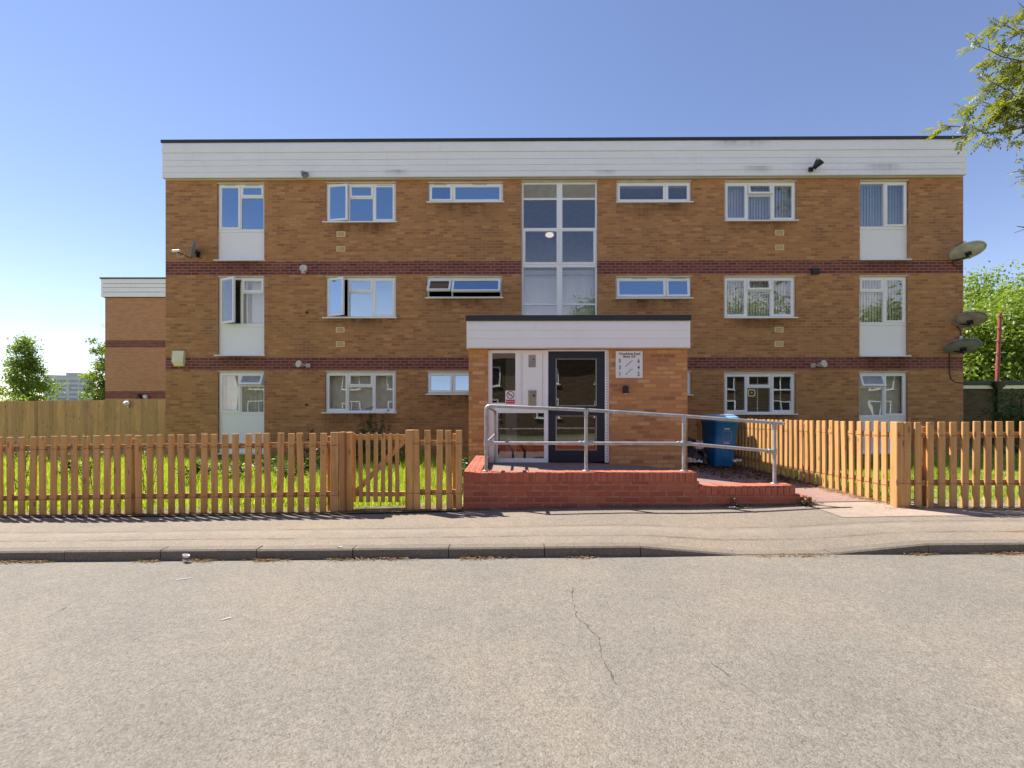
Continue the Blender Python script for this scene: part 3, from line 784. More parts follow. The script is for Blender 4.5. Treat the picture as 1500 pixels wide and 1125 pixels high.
# ---- ground floor
window(319, 387, 545, 606, [(319, [(0, 'S')]), (351, [(0, ('T', 24)), (565, 'F')])], panel=664, gmat=G1, dress=['net'])
window(476, 580, 545, 604, [(476, [(0, 'S')]), (509, [(0, 'S'), (566, 'F')]), (546, [(0, 'S')])], gmat=G1, dress=['roller'], sill_l=4)
window(625.5, 736, 545, 577, [(625.5, [(0, ('T', 4))]), (663, [(0, ('T', 4))])], gmat=G2, sill_l=2)
window(903, 1013, 545, 578, [(903, [(0, 'S')]), (976, [(0, 'S')])], gmat=G1, sill_l=1, back=True)
gw = window(1060.5, 1166, 546.5, 606, [(1060.5, [(0, ('C', 'L', 3))]), (1095, [(0, 'S'), (567, 'F')]), (1131, [(0, 'S')])], gmat=G1, dress=['venetian'], sill_l=0)
window(1258.5, 1330, 545.5, 611, [(1258.5, [(0, ('T', 20)), (567, 'F')]), (1296.5, [(0, 'S')])], panel=664, gmat=G1, dress=['roller'], sill_l=0, sill_r=3)

b = MB()
wall_with_holes(b, XL, XR, -0.25, Z_FB + 0.3, HOLES, BANDS)
def side_wall(x, sgn):
    zs = [-0.25, BANDS[0][0], BANDS[0][1], BANDS[1][0], BANDS[1][1], Z_FB + 0.3]
    for i, (za, zb) in enumerate(zip(zs, zs[1:])):
        q = [(x, 0, za), (x, DEPTH, za), (x, DEPTH, zb), (x, 0, zb)]
        b.quad(*(q if sgn > 0 else q[::-1]), 'plum_brick' if i in (1, 3) else 'buff_brick')
side_wall(XR, 1); side_wall(XL, -1)
b.quad((XR, DEPTH, -0.25), (XL, DEPTH, -0.25), (XL, DEPTH, Z_FB + 0.3), (XR, DEPTH, Z_FB + 0.3), 'buff_brick')
wall = b.build('wall', bld)
for k, (xa, xb, za, zb) in enumerate(STAINS):
    b = MB(); b.quad((xa, -.0016 - .0001 * k, za), (xb, -.0016 - .0001 * k, za), (xb, -.0016 - .0001 * k, zb), (xa, -.0016 - .0001 * k, zb), 'water_stain'); b.build('water_stain', bld)
# stairwell behind the tall window
sx0, sx1 = FX(764), FX(875.5)
b = MB(); zt, zb_ = ZB(266), ZB(480)
for za, zz in ((ZB(392), ZB(268)), (ZB(535), ZB(400))):
    b.quad((sx0 - .3, 3.6, za), (sx1 + .3, 3.6, za), (sx1 + .3, 3.6, zz), (sx0 - .3, 3.6, zz), 'plaster')
    b.quad((sx0 - .3, .14, za), (sx0 - .3, 3.6, za), (sx0 - .3, 3.6, zz), (sx0 - .3, .14, zz), 'plaster')
    b.quad((sx1 + .3, .14, za), (sx1 + .3, 3.6, za), (sx1 + .3, 3.6, zz), (sx1 + .3, .14, zz), 'plaster')
    b.quad((sx0 - .3, .14, zz), (sx1 + .3, .14, zz), (sx1 + .3, 3.6, zz), (sx0 - .3, 3.6, zz), 'plaster')
    b.quad((sx0 - .3, .14, za), (sx1 + .3, .14, za), (sx1 + .3, 3.6, za), (sx0 - .3, 3.6, za), 'dark_floor')
b.build('stairwell', bld)
# roof, fascia boards, black edge trim
FO = -0.14
fxl, fxr = FX(237.5, FO), FX(1416, FO)
b = MB(); b.box(fxl + .02, fxr - .02, FO + .03, DEPTH + .1, Z_RT - 0.10, Z_RT - 0.02, 'roof_felt')
b.box(fxl + .02, fxr - .02, FO + .03, DEPTH + .1, Z_FB, Z_FB + .02, 'white_upvc')
roof = b.build('roof', bld)
b = MB()
lines = [ZB(211.5), ZB(226.5), ZB(237), ZB(245.5), ZB(254.5), Z_FB]
for i, (zt, zb_) in enumerate(zip(lines, lines[1:])):
    o = 0.012 if i == 0 else 0.0
    # each board tilts out at its foot, with a shadow groove
    for (xa, xb, ya, sgn) in ((fxl, fxr, FO, 0),):
        vs = [(xa, FO + .012 - o, zt), (xb, FO + .012 - o, zt), (xb, FO - o, zb_ + .012), (xa, FO - o, zb_ + .012), (xb, FO + .02, zb_), (xa, FO + .02, zb_), (xa, FO + .05, zt), (xb, FO + .05, zt), (xa, FO + .05, zb_), (xb, FO + .05, zb_)]
        b.add(vs, [(3, 2, 1, 0), (5, 4, 2, 3), (0, 1, 7, 6), (0, 6, 8, 5, 3), (1, 2, 4, 9, 7), (5, 8, 9, 4)], 'fascia_white')
    b.box(fxl + .001 * i, fxl + .02, FO + .05, DEPTH + .12, zb_ + .008, zt, 'fascia_white')
    b.box(fxr - .02, fxr - .001 * i, FO + .05, DEPTH + .12, zb_ + .008, zt, 'fascia_white')
b.build('fascia', roof)
b = MB(); b.box(fxl - .02, fxr + .02, FO - .03, DEPTH + .15, ZB(211.6), Z_RT, 'black_trim'); b.build('edge_trim', roof)
b = MB(); vx = FX(885); b.lathe([(0.05, Z_RT), (0.05, Z_RT + .05), (0.075, Z_RT + .055), (0.075, Z_RT + .085), (0.0, Z_RT + .095)], 'roof_felt', 14, (vx, 0.6, 0)); b.build('vent_pipe', roof)
for px0, px1, py0, py1 in ((1262, 1322, 247, 262), (1085, 1135, 249, 262), (870, 905, 254, 262), (560, 600, 252, 262), (1040, 1130, 211, 224)):
    xa, xb = FX(px0, FO), FX(px1, FO); za, zb = ZB(py1), ZB(py0)
    b = MB(); b.quad((xa, FO - .016, zb), (xb, FO - .016, zb), (xb, FO - .0165, za), (xa, FO - .0165, za), 'soot_stain'); b.build('soot_stain', roof)
# air bricks
for px, py in ((499.5, 343), (499.5, 364.5), (498.5, 483), (498.5, 504), (1142, 341), (1142, 362.5), (1141, 483), (1141, 504)):
    x, z = F(px, py); b = MB()
    b.box(x - .115, x + .115, -0.006, .02, z - .072, z + .072, 'buff_vent')
    for i in range(5): b.box(x - .09, x + .09, -0.0075, -0.0062, z - .048 + i * .022, z - .040 + i * .022, 'soil')
    b.build('air_brick', bld)
# plastic waste outlets and patch repairs low on the wall
for px, py, r in ((450, 458, .03), (449.5, 593, .03)):
    x, z = F(px, py); b = MB(); b.T = Matrix.Translation((x, 0, z)) @ Matrix.Rotation(R(90), 4, 'X')
    b.lathe([(r, 0), (r, .04), (r * .8, .04), (r * .8, .0)], 'black_plastic', 12); b.build('outlet_pipe', bld)

# ---- porch
PO = -3.90
pxl, pxr = FX(686.5, PO), FX(1007, PO)
PZ = lambda py: E + (HY - py) / FPX * (YF + PO)
z_land = PZ(678)
ox0, ox1 = FX(714.5, PO), FX(893, PO); oz1 = PZ(511)
b = MB(); pt = PZ(470)
def pw(x0, x1, z0, z1): b.box(x0, x1, PO, PO + .215, z0, z1, 'porch_brick')
pw(pxl, ox0, -0.2, pt); pw(ox1, pxr, -0.2, pt)
b.box(ox0, ox1, PO + .002, PO + .2, oz1, pt, 'porch_brick')
b.box(ox0, ox1, PO + .003, PO + .2, -0.2, z_land - 0.03, 'porch_brick')
b.box(pxl, pxl + .215, PO + .215, -0.002, -0.2, pt, 'porch_brick')
b.box(pxr - .215, pxr, PO + .215, -0.002, -0.2, pt, 'porch_brick')
b.build('porch_wall', bld)
PF = PO - 0.12
b = MB(); prl, prr = FX(683.5, PF), FX(1011, PF)
PZf = lambda py: E + (HY - py) / FPX * (YF + PF)
b.box(prl + .02, prr - .02, PF + .04, -0.004, PZf(509.5), PZf(509.5) + .02, 'white_upvc')
b.box(prl + .02, prr - .02, PF + .04, -0.004, PZf(472), PZf(466), 'roof_felt')
pr = b.build('porch_roof', bld)
b = MB(); ls = [PZf(470), PZf(484), PZf(496.5), PZf(509.5)]
for i, (zt, zb_) in enumerate(zip(ls, ls[1:])):
    vs = [(prl + .03, PF + .012, zt), (prr - .03, PF + .012, zt), (prr - .03, PF, zb_ + .008), (prl + .03, PF, zb_ + .008), (prr - .03, PF + .016, zb_), (prl + .03, PF + .016, zb_), (prl + .03, PF + .04, zt), (prr - .03, PF + .04, zt), (prl + .03, PF + .04, zb_), (prr - .03, PF + .04, zb_)]
    b.add(vs, [(3, 2, 1, 0), (5, 4, 2, 3), (0, 1, 7, 6), (0, 6, 8, 5, 3), (1, 2, 4, 9, 7), (5, 8, 9, 4)], 'fascia_white')
b.box(prl, prl + .03, PF - .004, -0.004, ls[-1] - .008, ls[0] - .001, 'fascia_white')
b.box(prr - .03, prr, PF - .004, -0.004, ls[-1] - .008, ls[0] - .001, 'fascia_white')
b.build('fascia', pr)
b = MB(); b.box(prl - .015, prr + .015, PF - .02, -0.003, PZf(470), PZf(462), 'black_trim'); b.build('edge_trim', pr)
# entrance screen: left light, post panel, door
X_ = lambda px: FX(px, PO + .06)
def pbar(b, pa, pb, qa, qb, y0=.055, y1=.13, m='white_upvc'):
    b.box(X_(pa), X_(pb), PO + y0, PO + y1, PZ(qb), PZ(qa), m)
b = MB()
pbar(b, 715, 721, 512, 678); pbar(b, 755, 762, 516.5, 598)
pbar(b, 721, 803, 512, 516.5, .056); pbar(b, 797, 803, 516.5, 678); pbar(b, 721, 797, 590 + 8, 605, .057)
pbar(b, 721, 755, 590, 598, .0575); pbar(b, 721, 729, 605, 672); pbar(b, 721, 797, 672, 678, .0565)
pbar(b, 803, 893, 511.6, 514, .0555); pbar(b, 886, 893, 514, 678, .0585)
scr = b.build('entrance_screen', bld)
b = MB(); pbar(b, 762, 797, 516.5, 598, .075, .11, 'panel_white'); pbar(b, 764.5, 765.2, 517, 598, .073, .076, 'louvre_grey'); pbar(b, 794.5, 795.2, 517, 598, .073, .076, 'louvre_grey'); b.build('infill_panel', scr)
for q in ((721, 755, 516.5, 590), (729, 797, 605, 672)):
    b = MB(); pbar(b, *q, .085, .093, 'glass'); b.build('pane', scr)
b = MB()
for k in range(40):
    z = z_land + .05 + k * .048; b.box(X_(888.6), X_(889.9), PO + .0560, PO + .0584, z, z + .018, 'steel')
b.build('jamb_strip', scr)
b = MB()
D0, D1 = 803.5, 886
pbar(b, D0, 814, 514, 677, .06, .105, 'navy_paint'); pbar(b, 874, D1, 514, 677, .06, .105, 'navy_paint')
pbar(b, 814, 874, 514, 525, .061, .105, 'navy_paint'); pbar(b, 814, 874, 595, 609, .061, .105, 'navy_paint'); pbar(b, 814, 874, 660, 677, .061, .105, 'navy_paint')
door = b.build('entrance_door', bld)
for q in ((814, 874, 525, 595), (814, 874, 609, 660)):
    b = MB(); pbar(b, *q, .085, .093, 'glass'); b.build('pane', door)
    b = MB()
    pbar(b, q[0], q[0] + 1.4, q[2], q[3], .058, .084, 'steel'); pbar(b, q[1] - 1.4, q[1], q[2], q[3], .058, .084, 'steel')
    pbar(b, q[0] + 1.4, q[1] - 1.4, q[3] - 1.4, q[3], .0582, .084, 'steel'); pbar(b, q[0] + 1.4, q[1] - 1.4, q[2], q[2] + .8, .0582, .084, 'steel')
    b.build('bead', door)
b = MB(); hx = X_(806.8); b.tube([(hx, PO + .058, PZ(604)), (hx, PO + .0, PZ(604)), (hx, PO + .0, PZ(580)), (hx, PO + .058, PZ(580))], .009, 'black_plastic', 8); b.build('handle', door)
# hall behind
b = MB(); hx0, hx1 = pxl + .22, pxr - .22; hy0, hy1 = PO + .22, 1.5; hz = z_land; hz1 = PZ(500)
b.quad((hx0, hy0, hz), (hx1, hy0, hz), (hx1, hy1, hz), (hx0, hy1, hz), 'dark_floor')
b.quad((hx0, hy1, hz), (hx1, hy1, hz), (hx1, hy1, hz1), (hx0, hy1, hz1), 'plaster')
b.quad((hx0, hy0, hz), (hx0, hy1, hz), (hx0, hy1, hz1), (hx0, hy0, hz1), 'porch_brick')
b.quad((hx1, hy0, hz), (hx1, hy1, hz), (hx1, hy1, hz1), (hx1, hy0, hz1), 'porch_brick')
b.box(0.55, 0.80, -0.6, -0.2, hz, hz + 1.3, 'dark_blind'); b.box(1.5, 2.0, 0.8, 1.2, hz, hz + 1.1, 'white_blind')
b.box(-.12, .12, -2.2, -1.9, hz, hz + 2.4, 'white_blind')
b.build('hall', bld)
def on_wall(px, py, off=0.0):
    """world point on the facade plane (or a plane off metres in front of it)"""
    xl, z = F(px, py, off)
    return Vector((xl * cs_ + off * sn_, YF - xl * sn_ + off * cs_, z))
# ------------------------------------------------------------------ other buildings
def frame_pt(px, py, Y): return at(px, py, Y)
# block behind on the left
YB = 23.0
x0 = (154 - HX) / FPX * YB; x1 = -6.0
zz = lambda py, Y=YB: E + (HY - py) / FPX * Y
rear = thing('apartment_building', 'lower looking brick block with white fascia behind the left end of the flats', 'building', (x0, YB, 0))
b = MB(); W_ = x1 - x0
zs = [-0.3, zz(584), zz(573), zz(509), zz(498.5), zz(436)]
for i, (za, zb) in enumerate(zip(zs, zs[1:])):
    mm = 'plum_brick' if i in (1, 3) else 'rear_brick'
    for q in ([(0, 0), (W_, 0)], [(W_, 0), (W_, 10)], [(W_, 10), (0, 10)], [(0, 10), (0, 0)]):
        (xa, ya), (xb, yb) = q
        b.quad((xa, ya, za), (xb, yb, za), (xb, yb, zb), (xa, ya, zb), mm)
b.build('wall', rear)
b = MB(); b.box(-.05, W_, -.05, 10.1, zz(436), zz(410), 'roof_felt'); rr_ = b.build('roof', rear)
b = MB(); fl = [zz(409.5), zz(416.5), zz(422.5), zz(429), zz(436)]
for i, (zt, zb) in enumerate(zip(fl, fl[1:])): b.box(-.10, W_, -.12 + .004 * (i % 2), -.06, zb + .02, zt, 'fascia_white'); b.box(-.10, -.06, -.06, 10.1, zb + .02, zt, 'fascia_white')
b.build('fascia', rr_)
b = MB(); b.box(-.14, W_, -.16, 10.14, zz(409.5), zz(407.5), 'black_trim'); b.build('edge_trim', rr_)
# small lamps on the block behind
for i, (px, py, m, lb) in enumerate(((205, 582, 'black_plastic', 'small black lamp at the foot of the rear block just above the board fence'), (214, 583.5, 'white_plastic', 'small white lamp beside the black one on the rear block'))):
    p = at(px, py, YB - .06)
    t = thing('wall_lamp', lb, 'lamp', p)
    b = MB(); b.T = Matrix.Rotation(R(55), 4, 'X') @ Matrix.Rotation(R(20), 4, 'Y'); b.lathe([(0.0, 0), (.06, 0), (.10, .18), (.0, .19)], m, 12); b.build('lamp_head', t)
    b = MB(); b.box(-.05, .05, 0.0, .06, -.06, .06, m); b.build('wall_plate', t)
# tower block far off
TY = 320.0; s_ = FPX / TY
tb = thing('tower_block', 'pale tower block of flats far off on the left skyline', 'building', ((108 - HX) / s_, TY, 0), R(24))
th = (600 - 552) / s_ + E
b = MB(); b.box(-13, 9, -7, 7, -1, th, 'tower_white'); b.build('wall', tb)
b = MB(); b.box(-3, 5, -3, 4, th, th + 2.6, 'tower_grey'); b.box(-13.4, 9.4, -7.4, 7.4, th - 0.1, th + .5, 'tower_white'); b.build('roof', tb)
for k in range(7):
    z = 2 + k * 3.0
    b = MB()
    for xa, xb in ((-12, -7.5), (-6, -1.5), (0, 4.5), (5.5, 8.5)): b.box(xa, xb, -7.2, -6.9, z, z + 1.4, 'tower_grey')
    for ya, yb in ((-5.5, -3), (-1, 1.5), (3.5, 6)): b.box(9.0, 9.2, ya, yb, z, z + 1.4, 'tower_grey')
    b.build('window_band', tb)
# garages on the right
GY = 16.0
gx0, gx1 = 12.6, 27.0
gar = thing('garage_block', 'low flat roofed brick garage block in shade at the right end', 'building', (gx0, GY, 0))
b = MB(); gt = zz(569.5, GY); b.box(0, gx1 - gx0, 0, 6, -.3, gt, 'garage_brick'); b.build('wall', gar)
b = MB(); b.box(-.1, gx1 - gx0 + .1, -.10, 6.1, gt + .002, zz(562.5, GY), 'panel_white'); fb = b.build('fascia', gar)
b = MB(); b.box(-.14, gx1 - gx0 + .14, -.18, 6.14, zz(562.3, GY), zz(558.3, GY), 'black_trim')
b.tube([(-.1, -.16, zz(562, GY)), (gx1 - gx0 + .1, -.16, zz(562, GY))], .055, 'black_trim', 10); b.build('gutter', gar)
hx = (1455 - HX) / FPX * GY - gx0
b = MB(); b.lathe([(0.30, 0), (0.26, -.09), (.10, -.24), (.06, -.30)], 'black_trim', 14, (hx, -.17, zz(560, GY)), 1.0, .5)
b.tube([(hx, -.17, zz(564, GY)), (hx + .05, -.10, zz(574, GY)), (hx + .08, -.06, zz(580, GY)), (hx + .08, -.06, 0.1)], .06, 'black_trim', 10); b.build('downpipe', gar)
# red-brown mast behind the garages
pt = at(1465, 459, 18.0); pb = at(1460.5, 562, 18.0)
mast = thing('mast', 'thin red brown mast with short pins standing behind the garage roof', 'mast', (pb[0] - .02, 18.0, -.2))
def rel(o, p): return Vector(p) - o.location
b = MB(); b.tube([(0, 0, 0), rel(mast, pb), rel(mast, pt)], [.072, .068, .056], 'rust_red', 12); b.build('pole', mast)
for k, f in enumerate((0.02, .20, .38, .56)):
    p = rel(mast, Vector(pt).lerp(Vector(pb), f)); b = MB(); b.tube([p - Vector((.16, 0, .02)), p + Vector((.22 if k else .42, 0, .02 if k else 0))], .012, 'white_plastic', 6); b.build('pin', mast)

# ------------------------------------------------------------------ fences
PZF = lambda py, Y: E + (HY - py) / FPX * Y
PX = lambda px, Y: (px - HX) / FPX * Y
def picket(par, x, y, z0, z1, w=.078, d=.026, mat='picket_wood', top='flat', axis='x', lean=0.0):
    b = MB()
    if top == 'flat': b.bbox(-w / 2, w / 2, -d / 2, d / 2, 0, z1 - z0, mat, .004)
    else:
        r = w / 2; n = 7; h = z1 - z0
        pts = [(-r, 0), (r, 0)] + [(r * math.cos(t), h - r + r * math.sin(t)) for t in lin(0, math.pi, n)]
        b.prism(pts, -d / 2, d / 2, mat)
    o = b.build('picket', par)
    o.location = Vector((x, y, z0)) - par.location
    o.rotation_euler = (rnd.uniform(-.008, .008), lean + rnd.choice((1, 1, 1, 2.2)) * rnd.uniform(-.010, .010), (R(90) if axis == 'y' else 0) + rnd.uniform(-.02, .02))
    return o
def rail(par, p, q, h=.07, d=.034, mat='post_wood'):
    p = Vector(p) - par.location; q = Vector(q) - par.location; v = q - p; L = v.length
    b = MB(); b.box(0, L, -d / 2, d / 2, -h / 2, h / 2, mat); o = b.build('rail', par)
    o.location = p; o.rotation_euler = (0, -math.asin(v.z / L), math.atan2(v.y, v.x)); return o
def post(par, x, y, z0, z1, w=.09, d=.09, mat='post_wood'):
    b = MB(); b.bbox(-w / 2, w / 2, -d / 2, d / 2, 0, z1 - z0, mat, .006); o = b.build('post', par); o.location = Vector((x, y, z0)) - par.location
    o.rotation_euler = (0, 0, rnd.uniform(-.02, .02)); return o
def wire(par, pts, r=.0022):
    b = MB(); b.tube([Vector(p) - par.location for p in pts], r, 'wire', 5); b.build('wire', par)

YL = 5.95
topL = lambda x: PZF(interp(x / YL * FPX + HX, [(0, 640.5), (200, 637), (490, 633.5), (700, 631)]), YL)
fen = thing('picket_fence', 'long low picket fence of shaded brown pickets along the left pavement', 'fence', (PX(250, YL), YL, 0))
pxs = [3.8 - 15.7 * k for k in range(6, 0, -1)] + [3.8, 19.2, 35.2, 51.2, 66.6, 81.5, 98, 113, 129, 144.6, 159.6, 175, 191.4, 206.5, 222.5, 237.9, 253.9, 269.2, 284.8, 301.2, 317, 333, 348.4, 364.4, 380.2, 395.4, 411.4, 427.4, 443.1, 459, 474.5]
for px in pxs:
    x = PX(px, YL); picket(fen, x, YL - .03, z_back(x) - .03, topL(x) + rnd.uniform(-.006, .006))
x = PX(491.5, YL); picket(fen, x, YL - .03, z_back(x) - .03, topL(x) + .005, w=.105)
for px in (-120, 183.3, 482.5):
    x = PX(px, YL); post(fen, x, YL + .085, z_back(x) - .1, topL(x) - .05)
for dz in (.155, .79):
    xa, xb = PX(-95, YL), PX(497, YL)
    rail(fen, (xa, YL + .004, topL(xa) - dz), (xb, YL + .004, topL(xb) - dz))
    n = 60; wire(fen, [(x, YL - .046 + .0015 * math.sin(i * 1.9), topL(x) - dz - .008 + .003 * math.sin(i * 2.6)) for i, x in enumerate(lin(xa, xb, n))])
# gate
YG = 6.10
gate = thing('picket_gate', 'small wooden picket gate with rounded tops and a diagonal brace', 'gate', (PX(550, YG), YG, 0))
zg0, zg1 = PZF(735, YG), PZF(634, YG)
for px in (519, 529.6, 540.2, 550.9, 561.7, 572.2, 582.8):
    picket(gate, PX(px, YG), YG - .022, zg0, zg1 + rnd.uniform(-.005, .005), w=.052, d=.02, mat='gate_wood', top='round')
xa, xb = PX(513, YG), PX(593, YG)
rail(gate, (xa, YG + .006, PZF(640.5, YG)), (xb, YG + .006, PZF(640.5, YG)), .07, .034, 'gate_wood')
rail(gate, (xa, YG + .006, PZF(723.5, YG)), (xb, YG + .006, PZF(723.5, YG)), .06, .034, 'gate_wood')
v0, v1 = Vector((PX(520, YG), YG + .005, PZF(722, YG))), Vector((PX(592, YG), YG + .005, PZF(645, YG)))
o = rail(gate, v0, v1, .065, .03, 'gate_wood'); o.name = 'brace'
# gate posts belong to the short run that the gate hangs between
for nm, lb, pxa, pxb, top in (('gate_post', 'square post at the hinge side of the small picket gate', 498.5, 512, 632.5),):
    xa, xb = PX(pxa, YL), PX(pxb, YL)
    b = MB(); b.bbox(-(xb - xa) / 2, 0.004, -.045, .045, 0, PZF(top, YL) - z_back(xa) + .05, 'post_wood', .006); b.bbox(.008, (xb - xa) / 2 + .02, .02, .10, 0, PZF(top, YL) - z_back(xa) + .045, 'picket_wood', .006)
    o = b.build(nm, None, None); o.location = ((xa + xb) / 2, YL, z_back(xa) - .05); tag(o, lb, 'post')
fs = thing('picket_fence', 'short run of four pickets and a wide post between the gate and the red wall', 'fence', (PX(640, YL), YL, 0))
ts = PZF(629.8, YL)
x = PX(600.5, YL); b = MB(); b.bbox(-.055, .055, -.05, .05, 0, ts - z_back(x) + .06, 'post_wood', .006); o = b.build('post', fs); o.location = Vector((x, YL + .03, z_back(x) - .06)) - fs.location
for px, wd in ((602, .075), (612, .085), (628, .075), (644, .078), (659.5, .075), (673, .078)):
    x = PX(px, YL); picket(fs, x, YL - .045, z_back(x) - .03, ts + rnd.uniform(-.004, .004), w=wd)
x = PX(667, YL); post(fs, x, YL + .07, z_back(x) - .1, ts - .05, .075)
for dz in (.165, .795):
    xa, xb = PX(596, YL), PX(678, YL)
    rail(fs, (xa, YL - .011, ts - dz), (xb, YL - .011, ts - dz)); wire(fs, [(q, YL - .061, ts - dz - .006 + .003 * math.sin(i * 2.2)) for i, q in enumerate(lin(xa, xb, 16))])
# right: the run along the path and the run along the pavement
XF = 4.75
fp = thing('picket_fence', 'sunlit orange picket fence running back from the pavement along the path', 'fence', (XF, 7.5, 0))
topP = lambda y: E - .148 - .012 * (y - 5.7)
y = 5.74; ys = []
while y < 11.9: ys.append(y); y += .1405 + rnd.uniform(-.004, .004)
for y in ys: picket(fp, XF - .03, y, z_path(4.75) - .03 + .01, topP(y) + rnd.uniform(-.008, .008), axis='y')
for dz in (.17, .79):
    rail(fp, (XF + .004, 5.72, topP(5.72) - dz), (XF + .004, 11.95, topP(11.95) - dz))
    wire(fp, [(XF - .046, y, topP(y) - dz - .008 + .004 * math.sin(i * 2.3)) for i, y in enumerate(lin(5.68, 11.9, 50))])
for y in (5.70, 7.6, 9.5, 11.4): post(fp, XF + .07, y, .1, topP(y) - .03)
YR = 5.67
fr = thing('picket_fence', 'picket fence along the right pavement with sun catching the left edges', 'fence', (PX(1420, YR), YR, 0))
topR = lambda px: PZF(interp(px, [(1310, 618), (1345, 618), (1500, 616.8)]), YR)
x = PX(1315, YR); b = MB(); b.bbox(-.045, .045, -.05, .05, 0, topR(1315) - z_back(4.8) + .06, 'picket_wood', .006); o = b.build('post', fr); o.location = Vector((x + .01, YR + .02, z_back(4.8) - .06)) - fr.location
for px in (1326, 1342.5, 1360, 1377, 1394, 1410.6, 1427, 1444, 1461, 1478, 1495, 1512, 1529, 1546, 1563, 1580, 1597):
    x = PX(px, YR); picket(fr, x, YR - .02, z_back(x) - .02, topR(px) + rnd.uniform(-.005, .005), w=.080)
for dz in (.165, .745):
    xa, xb = PX(1312, YR), PX(1605, YR)
    rail(fr, (xa, YR + .012, topR(1312) - dz), (xb, YR + .012, topR(1500) - dz)); wire(fr, [(q, YR - .036, topR(1400) - dz - .006 + .003 * math.sin(i * 2.2)) for i, q in enumerate(lin(xa, xb, 30))])
x = PX(1351, YR + .09); post(fr, x, YR + .09, z_back(x) - .05, topR(1351) - .06, .08)
x = PX(1590, YR + .09); post(fr, x, YR + .09, z_back(x) - .05, topR(1500) - .06, .08)
# close board fence on the left
YBF = 12.3
bf = thing('board_fence', 'tall close boarded wooden fence left of the flats behind the lawn', 'fence', (-12, YBF, 0))
b = MB(); x = -19.0; k = 0
tz = lambda x: PZF(interp(x * FPX / YBF + HX, [(-100, 588.5), (0, 587.5), (242, 585)]), YBF)
while x < -9.10:
    wd = .102; a = Vector((x, 0, 0)); tt = tz(x) + rnd.uniform(-.006, .006)
    b.T = Matrix.Translation((x + 12, 0, 0)) @ Matrix.Rotation(R(5), 4, 'Z'); b.box(0, .125, 0, .013, -.1, tt, 'board_wood'); x += wd + rnd.uniform(-.006, .006); k += 1
b.T = Matrix.Identity(4); b.build('boarding', bf)
for x in (-17, -14.3, -11.6, -9.2):
    b = MB(); b.box(x + 12 - .05, x + 12 + .05, .06, .16, -.2, tz(x) - .03, 'board_wood'); b.build('post', bf)
for z in (.35, 1.3):
    b = MB(); b.box(-7, 2.85, .02, .06, z, z + .09, 'board_wood'); b.build('rail', bf)
# small round lamp on the board fence
p = at(187.5, 591.5, YBF - .04); t = thing('fence_lamp', 'little round pale lamp fixed to the top of the board fence', 'lamp', p)
b = MB(); b.T = Matrix.Rotation(R(80), 4, 'X'); b.lathe([(.0, 0), (.055, .0), (.065, .05), (.05, .10), (0, .115)], 'white_plastic', 16); b.build('lamp_head', t)
b = MB(); b.box(-.02, .02, -.005, .02, -.10, .12, 'steel'); b.build('bracket', t)

# ------------------------------------------------------------------ red wall and handrail
WY = 5.91; WT = .215
ws = lambda px: (px - HX) / FPX * WY
wx0, wx1, wx2, wx3 = ws(678.5), ws(1024), ws(1172), ws(1189)
zu, zl_, ze = E - 92.3 * WY / FPX, E - 111.5 * WY / FPX, E - 128 * WY / FPX
gw_ = thing('garden_wall', 'low red painted brick wall stepping down beside the entrance ramp', 'wall', (wx0, WY, 0))
O = gw_.location
b = MB()
zc = zu - .113
def wb(b, xa, xb, ya, yb, za, zb, m): b.box(xa - O.x, xb - O.x, ya - O.y, yb - O.y, za, zb, m)
wb(b, wx0, wx1, WY, WY + WT, -.15, zc, 'red_brick')
wb(b, wx0 , wx0 + WT, WY + WT, YF + PO - .004 + wx0 * -TH, -.15, zc, 'red_brick')
wb(b, wx1, wx2, WY - .002, WY + WT - .002, -.15, zl_ - .113, 'red_brick'); wb(b, wx2, wx3, WY - .003, WY + WT - .003, -.15, ze, 'red_brick')
b.build('brickwork', gw_)
b = MB()
n = int((wx1 - wx0) / .0765)
for i in range(n):     # bricks laid on edge, each a little out of line
    xa = wx0 - .004 + i * .0765; j = rnd.uniform(-.003, .003)
    b.bbox(xa + .0035 - O.x, xa + .073 - O.x, -.007 + j, WT + .004, zc + .001, zu + rnd.uniform(-.003, .003), 'red_coping', .004)
b.box(wx0 - O.x, wx0 + n * .0765 - .006 - O.x, .002, WT - .003, zc, zu - .010, 'mortar_line')
y = WY + WT + .006
while y < YF + PO - .08:
    b.bbox(-.007, WT + .004, y - O.y, y + .069 - O.y, zc + .001, zu + rnd.uniform(-.003, .003), 'red_coping', .004); y += .0765
b.build('coping', gw_)
b = MB(); n = int((wx2 - wx1) / .0765); zlc = zl_ - .113
for i in range(n):
    xa = wx1 + .002 + i * .0765
    b.bbox(xa + .0035 - O.x, xa + .0745 - O.x, -.006 + rnd.uniform(-.002, .002), WT + .002, zlc + .001, zl_ + rnd.uniform(-.004, .003), 'red_coping', .004)
b.build('coping', gw_)

